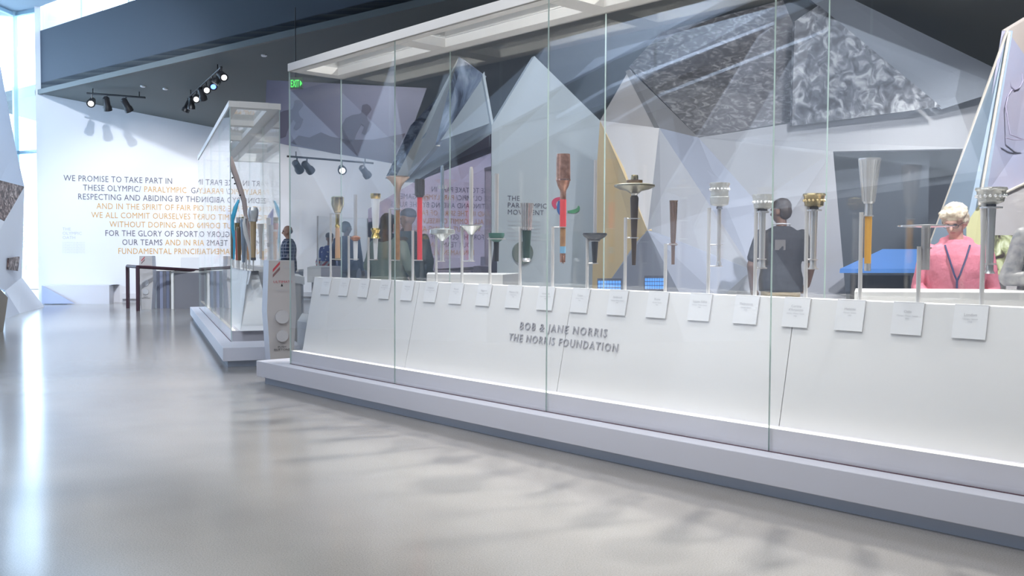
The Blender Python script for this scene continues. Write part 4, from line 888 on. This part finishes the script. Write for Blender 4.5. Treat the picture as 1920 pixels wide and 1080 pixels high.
for i, (px, py) in enumerate(((268, 161), (310, 166), (495, 103))):
    p = on_ceiling(px, py); ss = MB().lathe(p - UPZ * .03, [(.04, 0), (.055, .012), (.055, .035)], 16).build('smoke_detector', WHITE)
    tag(ss, ['small white ceiling detector left, near the three spotlights', 'oval white ceiling detector between the two spotlight tracks', 'small white ceiling detector above the smaller glass case'][i], 'detector', 'ceiling detectors')
#PEOPLE#
# ------------------------------------------------------------------ people
def ell_mesh(bm_, c, r, rot=None, seg=16):
    mtx = Matrix.Translation(c) @ (rot.to_matrix().to_4x4() if rot else Matrix.Identity(4)) @ Matrix.Diagonal((*r, 1))
    bmesh.ops.create_uvsphere(bm_, u_segments=seg, v_segments=seg // 2 + 2, radius=1, matrix=mtx)
def cap_mesh(bm_, p0, p1, r0, r1, seg=14):
    p0, p1 = Vector(p0), Vector(p1); d = p1 - p0; L = max(d.length, 1e-5); q = d.to_track_quat('Z', 'Y').to_matrix().to_4x4()
    bmesh.ops.create_cone(bm_, cap_ends=True, segments=seg, radius1=r0, radius2=r1, depth=L, matrix=Matrix.Translation((p0 + p1) / 2) @ q)
    ell_mesh(bm_, p0, (r0,) * 3, seg=seg); ell_mesh(bm_, p1, (r1,) * 3, seg=seg)
def loft_mesh(bm_, rings, seg=28):
    vs = []
    for cx_, cy_, cz_, rx, ry in rings: vs.append([bm_.verts.new((cx_ + rx * math.copysign(abs(math.cos(a)) ** .85, math.cos(a)), cy_ + ry * math.copysign(abs(math.sin(a)) ** .85, math.sin(a)), cz_)) for a in [2 * math.pi * k / seg for k in range(seg)]])
    for a, b in zip(vs[:-1], vs[1:]):
        for k in range(seg): bm_.faces.new((a[k], a[(k + 1) % seg], b[(k + 1) % seg], b[k]))
    bm_.faces.new(vs[0][::-1]); bm_.faces.new(vs[-1])
def organic(name, prims, voxel, mats_, parent, smooth=3, paint=(), folds=0, fs=.08):
    bm_ = bmesh.new()
    for p in prims:
        if p[0] == 'c': cap_mesh(bm_, *p[1:5])
        elif p[0] == 'e': ell_mesh(bm_, p[1], p[2], p[3] if len(p) > 3 else None)
        elif p[0] == 'l': loft_mesh(bm_, p[1])
    me = bpy.data.meshes.new(name + '_raw'); bmesh.ops.recalc_face_normals(bm_, faces=bm_.faces); bm_.to_mesh(me); bm_.free()
    o = bpy.data.objects.new(name + '_raw', me); COL.objects.link(o)
    rm_ = o.modifiers.new('r', 'REMESH'); rm_.mode = 'VOXEL'; rm_.voxel_size = voxel
    sm_ = o.modifiers.new('s', 'SMOOTH'); sm_.iterations = smooth; sm_.factor = .5
    if folds:
        tx = bpy.data.textures.new('folds', 'CLOUDS'); tx.noise_scale = fs; dm = o.modifiers.new('d', 'DISPLACE'); dm.texture = tx; dm.strength = folds; dm.mid_level = .5
    bpy.context.view_layer.update()
    ev = o.evaluated_get(bpy.context.evaluated_depsgraph_get()); m2 = bpy.data.meshes.new_from_object(ev); bpy.data.objects.remove(o)
    m2.name = name; m2.materials.clear()
    for mt in (mats_ if isinstance(mats_, (list, tuple)) else [mats_]): m2.materials.append(mt)
    n = len(m2.polygons)
    if paint:
        cs = np.empty(n * 3, 'f'); m2.polygons.foreach_get('center', cs); cs = cs.reshape(-1, 3); mi = np.zeros(n, 'i')
        for c, r, k in paint: mi[(((cs - np.array(c)) / np.array(r)) ** 2).sum(1) < 1] = k
        m2.polygons.foreach_set('material_index', mi)
    m2.polygons.foreach_set('use_smooth', [True] * n)
    o = bpy.data.objects.new(name, m2); COL.objects.link(o); o.parent = parent; return o

SKINS = {'light': mat('skin_light', (.62, .37, .29), .5), 'dark': mat('skin_dark', (.20, .11, .075), .5), 'mid': mat('skin_mid', (.42, .24, .17), .5)}
EYE = mat('eye_dark', (.05, .04, .04), .3); LIP = mat('lip', (.45, .18, .17), .5); SHOE = mat('shoe_dark', (.04, .04, .045), .5)
def person(loc, yaw, h, label, skin='light', arms=None, head=(0, 0), top=None, sleeve='long', legs=None, hair=None, hair_style='short', vox=.012, wide=1.0, lean=0.0, group='museum visitors', hood=False, shorts=False):
    S = h / 1.75
    root = empty('person', loc, label, 'person', group); root.rotation_euler = (0, 0, yaw); root.scale = (S, S, S)
    W_ = wide
    def ln(p):        # lean the upper body forward (towards -Y)
        x, y, z = p; return Vector((x, y - lean * max(0, z - .95), z))
    nb = ln((0, .0, 1.47)); hc0 = ln((0, -.015, 1.625))
    he = Euler((head[1], 0, head[0])); HR = he.to_matrix()
    neck = ln((0, .0, 1.50))
    def hp(x, y, z): return neck + HR @ (Vector((x, y, z)) - Vector((0, 0, 1.50)))
    A = arms or {}
    def arm(s):
        el, wr, hd = A.get('L' if s > 0 else 'R', ((s * .27, .03, 1.10), (s * .28, -.07, .86), (s * .28, -.11, .78)))
        return ln((s * .175 * W_, 0, 1.395)), Vector(el), Vector(wr), Vector(hd)
    body = [('l', [(0, 0 - lean * max(0, z - .95), z, rx * W_, ry * W_) for z, rx, ry in ((.86, .155, .11), (.98, .16, .112), (1.1, .138, .098), (1.26, .165, .115), (1.36, .17, .105), (1.43, .13, .08), (1.47, .06, .055))]),
            ('c', nb - Vector((0, 0, .04)), hp(0, .005, 1.56), .055, .05),
            ('e', hp(0, .012, 1.655), (.077, .094, .095), he), ('e', hp(0, -.02, 1.60), (.06, .07, .075), he), ('e', hp(0, -.045, 1.553), (.035, .033, .025), he),
            ('c', hp(0, -.088, 1.645), hp(0, -.112, 1.612), .010, .015), ('e', hp(.077, .012, 1.62), (.012, .022, .034), he), ('e', hp(-.077, .012, 1.62), (.012, .022, .034), he),
            ('e', hp(0, -.083, 1.580), (.026, .012, .009), he), ('c', hp(-.035, -.083, 1.662), hp(.035, -.083, 1.662), .012, .012)]
    for s in (1, -1):
        sh, el, wr, hd = arm(s)
        body += [('c', sh, el, .05, .038), ('c', el, wr, .040, .026)]
        d = (hd - wr); L = max(d.length, .02); d.normalize(); side = d.cross(Vector((0, 1, 0.2))).normalized(); nrm = side.cross(d).normalized()
        palm = wr + d * .05
        body += [('c', wr, palm, .026, .028), ('e', palm + d * .02, (.036, .036, .022), (d.to_track_quat('X', 'Z')).to_euler())]
        for k, (off, ll) in enumerate(((-.027, .062), (-.009, .074), (.009, .068), (.026, .052))):
            b = palm + d * .045 + side * off; k1 = b + d * ll * .55 + nrm * .008; k2 = k1 + d * ll * .35 + nrm * .022; body += [('c', b, k1, .0095, .009), ('c', k1, k2, .009, .0075)]
        tb = palm - side * .028; body += [('c', tb, tb - side * .02 + d * .035 + nrm * .01, .012, .010), ('c', tb - side * .02 + d * .035 + nrm * .01, tb - side * .012 + d * .06 + nrm * .018, .010, .008)]
        body += [('c', (s * .085 * W_, 0, .88), (s * .095 * W_, -.01, .49), .082, .055), ('c', (s * .095 * W_, -.01, .49), (s * .10, .015, .09), .056, .037), ('c', (s * .10, .03, .045), (s * .115, -.13, .035), .038, .03)]
    paint = [(tuple(hp(x, -.082, 1.640)), (.015, .022, .009), 1) for x in (-.031, .031)] + [(tuple(hp(0, -.095, 1.580)), (.026, .02, .009), 2)]
    organic('body', body, vox, [SKINS[skin], EYE, LIP], root, 2, paint)
    # top
    g = .016
    T_ = [('l', [(0, 0 - lean * max(0, z - .95), z, (rx + g) * W_, (ry + g) * W_) for z, rx, ry in ((.84, .172, .125), (.95, .175, .128), (1.1, .155, .115), (1.26, .172, .123), (1.36, .178, .113), (1.43, .14, .088), (1.485, .058, .058))])]
    for s in (1, -1):
        sh, el, wr, hd = arm(s)
        if sleeve == 'long': T_ += [('c', sh, el, .064, .055), ('c', el, wr, .054, .036)]
        else: T_ += [('c', sh, sh.lerp(el, .75), .066, .062)]
    if hood:
        for k in range(16):
            a = 2 * math.pi * k / 16; a2 = 2 * math.pi * (k + 1) / 16
            f = lambda q: ln((.098 * math.cos(q), .005 + .098 * math.sin(q), 1.462 + .030 * math.sin(q)))
            T_.append(('c', f(a), f(a2), .030, .030))
        T_.append(('e', ln((0, .13, 1.44)), (.11, .06, .10)))
    organic('top', T_, vox, top, root, 2, folds=.014, fs=.09)
    # trousers, shoes
    P_ = [('l', [(0, 0, z, rx * W_, ry * W_) for z, rx, ry in ((.80, .17, .125), (.90, .172, .128), (1.0, .165, .122))])]
    for s in (1, -1):
        P_ += [('c', (s * .085 * W_, 0, .86), (s * .095 * W_, -.01, .49), .094, .068)]
        if not shorts: P_ += [('c', (s * .095 * W_, -.01, .49), (s * .10, .012, .11), .068, .054)]
    organic('trousers', P_, vox * 1.4, legs, root, 2, folds=.01, fs=.1)
    sh_ = []
    for s in (1, -1): organic('shoe', [('c', (s * .10, .035, .05), (s * .115, -.14, .038), .048, .038), ('e', (s * .108, -.06, .012), (.048, .13, .016))], .014, SHOE, root, 1)
    if hair:
        e = lambda x, y, z, r: ('e', hp(x, y, z), r, he)
        if hair_style == 'short': H_ = [e(0, .022, 1.680, (.083, .098, .085)), e(0, .055, 1.63, (.074, .062, .085))]
        elif hair_style == 'bald': H_ = [e(0, .05, 1.625, (.080, .058, .05))]
        elif hair_style == 'bouncy': H_ = [e(0, .018, 1.700, (.092, .105, .085)), e(0, .062, 1.64, (.088, .068, .10)), e(.055, -.03, 1.715, (.045, .06, .04)), e(-.05, -.035, 1.712, (.045, .06, .038)), e(.0, -.05, 1.722, (.05, .045, .03)), e(.075, .01, 1.66, (.022, .05, .05)), e(-.075, .01, 1.66, (.022, .05, .05))]
        elif hair_style == 'long': H_ = [e(0, .022, 1.690, (.092, .105, .09)), e(0, .065, 1.60, (.09, .065, .14)), e(0, .075, 1.48, (.10, .05, .12)), e(0, .08, 1.38, (.085, .04, .09))]
        elif hair_style == 'cap': H_ = [e(0, .018, 1.705, (.088, .102, .065)), ('c', hp(0, -.07, 1.69), hp(0, -.15, 1.675), .035, .02), e(0, .04, 1.675, (.084, .088, .04))]
        organic('hair' if hair_style != 'cap' else 'cap', H_, vox * .8, hair, root, 1, folds=(.03 if hair_style == 'bouncy' else .012) if hair_style != 'cap' else 0, fs=.03)
    return root, hp, ln, S
def rel(root, v): return v
PINK = mat('pink_fleece', (.76, .24, .31), .85, bump=.3, scale=60); BLKT = mat('black_shirt', (.035, .035, .042), .8); KHAKI = mat('khaki', (.42, .33, .20), .8)
NAVY = mat('navy_jacket', (.03, .045, .12), .7); SAGE = mat('sage_jacket', (.27, .33, .26), .8); JEAN = mat('denim', (.10, .14, .25), .85); DKT = mat('dark_trousers', (.03, .03, .04), .8)
BLOND = mat('grey_blond_hair', (.58, .47, .34), .7, noise=(.75, .66, .52), scale=25); BRN_H = mat('brown_hair', (.045, .028, .02), .6); GRY_H = mat('grey_hair', (.16, .15, .15), .7)
PLAID = plaid_mat('plaid_flannel', (.025, .035, .07), (.22, .22, .26)); CHAR = mat('charcoal_vest', (.04, .045, .055), .7); GREYS = mat('grey_sleeve', (.20, .20, .22), .5, noise=(.40, .39, .38), scale=20)
def flag_mat():
    m = bpy.data.materials.new('flag_print'); m.use_nodes = True; nt = m.node_tree; b = nt.nodes['Principled BSDF']; tc = nt.nodes.new('ShaderNodeTexCoord')
    w = nt.nodes.new('ShaderNodeTexWave'); w.inputs['Scale'].default_value = 5; w.bands_direction = 'DIAGONAL'; nt.links.new(tc.outputs['Object'], w.inputs[0])
    r = nt.nodes.new('ShaderNodeValToRGB'); r.color_ramp.interpolation = 'CONSTANT'; r.color_ramp.elements[0].color = (.6, .04, .05, 1); r.color_ramp.elements[1].position = .5; r.color_ramp.elements[1].color = (.75, .75, .78, 1)
    v = nt.nodes.new('ShaderNodeTexVoronoi'); v.inputs['Scale'].default_value = 14; nt.links.new(tc.outputs['Object'], v.inputs['Vector'])
    r2 = nt.nodes.new('ShaderNodeValToRGB'); r2.color_ramp.interpolation = 'CONSTANT'; r2.color_ramp.elements[0].color = (.8, .8, .85, 1); r2.color_ramp.elements[1].position = .3; r2.color_ramp.elements[1].color = (.03, .07, .38, 1)
    sp = nt.nodes.new('ShaderNodeSeparateXYZ'); nt.links.new(tc.outputs['Object'], sp.inputs[0]); g = nt.nodes.new('ShaderNodeMath'); g.operation = 'GREATER_THAN'; g.inputs[1].default_value = 1.13; nt.links.new(sp.outputs[2], g.inputs[0])
    mx = nt.nodes.new('ShaderNodeMix'); mx.data_type = 'RGBA'; nt.links.new(g.outputs[0], mx.inputs[0]); nt.links.new(w.outputs['Fac'], r.inputs[0]); nt.links.new(v.outputs['Distance'], r2.inputs[0])
    nt.links.new(r.outputs[0], mx.inputs[6]); nt.links.new(r2.outputs[0], mx.inputs[7]); nt.links.new(mx.outputs[2], b.inputs['Base Color']); b.inputs['Roughness'].default_value = .7; return m
def spot(px, D): v = at(px, 500, D); return (v.x, v.y, 0)
# woman in pink
WP = spot(1792, 6.75)
w_arms = {'R': ((-.27, .0, 1.10), (-.20, -.24, 1.02), (-.17, -.33, 1.0)), 'L': ((.27, .04, 1.10), (.25, -.1, .88), (.24, -.16, .8))}
pw, hp, ln, S = person(WP, R(-22), 1.60, 'woman in pink hooded fleece with glasses and lanyard looking down', 'light', w_arms, (R(-20), R(24)), PINK, 'long', DKT, BLOND, 'bouncy', .0085, 1.17, .07, hood=True)
def rod(parent, name, mt, pts, r, n=6, flat=1.0):
    o = MB().path(pts, r, n, flat=flat).build(name, mt); o.parent = parent; return o
gl_ = MAT_G = mat('glasses_frame', (.06, .05, .06), .3)
for s in (1, -1):
    pts = [hp(s * .034 + .022 * math.cos(a), -.104, 1.640 + .017 * math.sin(a)) for a in [2 * math.pi * k / 14 for k in range(15)]]
    rod(pw, 'glasses_rim', gl_, pts, .0022)
    rod(pw, 'glasses_temple', gl_, [hp(s * .056, -.102, 1.645), hp(s * .082, -.03, 1.645), hp(s * .084, .015, 1.64)], .0022)
rod(pw, 'glasses_bridge', gl_, [hp(-.012, -.106, 1.643), hp(.012, -.106, 1.643)], .0022)
LANY = mat('lanyard_navy', (.05, .06, .16), .6)
yf = -.155
for s in (1, -1): rod(pw, 'lanyard', LANY, [ln((s * .088, -.115, 1.44)), ln((s * .06, -.165, 1.34)), ln((s * .02, -.175, 1.21)), ln((0, -.172, 1.165))], .007, 6)
c = ln((0, -.176, 1.12)); o = MB().box(c + Vector((0, 0, .02)), (.016, .008, .07)).build('lanyard_tail', LANY); o.parent = pw
o = MB().box(ln((0, -.175, 1.035)), (.075, .006, .10)).build('badge', mat('badge_white', (.80, .80, .82), .4)); o.parent = pw
o2 = MB().box(ln((0, -.180, 1.075)), (.070, .005, .022)).build('badge_strip', mat('badge_blue', (.08, .14, .50), .4)); o2.parent = pw
o2 = MB().box(ln((0, -.181, 1.025)), (.03, .004, .035)).build('badge_photo', mat('badge_photo', (.25, .2, .2), .4)); o2.parent = pw
# visitor at the right edge
e_arms = {'R': ((-.30, -.05, 1.12), (-.05, -.27, 1.10), (.03, -.29, 1.12)), 'L': ((.30, -.05, 1.12), (.05, -.30, 1.14), (-.04, -.31, 1.12))}
pe, hpe, _, _ = person(spot(1978, 6.0), R(-10), 1.72, 'visitor at the right edge in dark vest with crossed grey sleeves', 'mid', e_arms, (R(-10), R(10)), GREYS, 'long', DKT, GRY_H, 'short', .0095, 1.1)
organic('vest', [('l', [(0, 0, z, (rx + .03) * 1.12, (ry + .03) * 1.12) for z, rx, ry in ((.82, .172, .125), (.95, .175, .128), (1.1, .16, .118), (1.26, .172, .123), (1.38, .14, .105), (1.45, .08, .07))])], .012, CHAR, pe, 2, folds=.01)
# man in black, seen from behind
b_arms = {'L': ((.29, .02, 1.10), (.27, -.10, .88), (.25, -.15, .81)), 'R': ((-.29, .02, 1.10), (-.27, -.14, .90), (-.22, -.21, .86))}
pb_, hpb, lnb, _ = person(spot(1464, 9.5), R(168), 1.80, 'man in black short-sleeved shirt and khaki trousers seen from behind', 'dark', b_arms, (R(50), R(6)), BLKT, 'short', KHAKI, BRN_H, 'short', .0115, 1.12)
rod(pb_, 'neckband', mat('neckband_white', (.7, .7, .72), .5), [lnb((.085 * math.cos(a), .09 * math.sin(a), 1.50 + .008 * math.sin(a))) for a in [math.pi * k / 8 for k in range(-1, 10)]], .006)
o = MB().box((.02, .152, 1.30), (.10, .008, .10)).build('shirt_print', mat('shirt_print', (.16, .15, .15), .7)); o.parent = pb_
# far visitors
person(spot(541, 19.0), R(-75), 1.77, 'balding man in dark plaid flannel shirt standing beside the sign pedestal', 'mid', {'L': ((.25, -.02, 1.12), (.20, -.22, 1.0), (.16, -.30, .98)), 'R': ((-.27, .05, 1.10), (-.27, -.06, .88), (-.26, -.1, .8))}, (0, R(8)), PLAID, 'long', JEAN, GRY_H, 'bald', .016, 1.15)
person(spot(650, 18.4), R(170), 1.83, 'man in navy jacket seen from behind, behind the gold torch', 'dark', None, (R(-40), 0), NAVY, 'long', DKT, BRN_H, 'short', .016, 1.15)
person(spot(618, 19.2), R(165), 1.62, 'visitor in stars and stripes shirt half hidden by the navy-jacketed man', 'mid', None, (0, R(5)), flag_mat(), 'long', DKT, GRY_H, 'cap', .016, 1.0)
person(spot(728, 10.6), R(150), 1.66, 'woman with long dark hair in sage green jacket seen from behind', 'light', {'L': ((.30, .02, 1.14), (.20, -.18, 1.02), (.12, -.25, 1.04)), 'R': ((-.31, .0, 1.12), (-.24, -.18, .98), (-.16, -.25, 1.0))}, (R(10), R(5)), SAGE, 'long', JEAN, BRN_H, 'long', .0115, 1.22)
person(spot(765, 11.8), R(195), 1.78, 'man in dark green jacket and grey cap behind the trumpet-shaped torch', 'mid', None, (R(60), R(4)), mat('bottle_jacket', (.03, .06, .07), .7), 'long', DKT, mat('cap_grey', (.14, .15, .19), .7), 'cap', .013, 1.15)
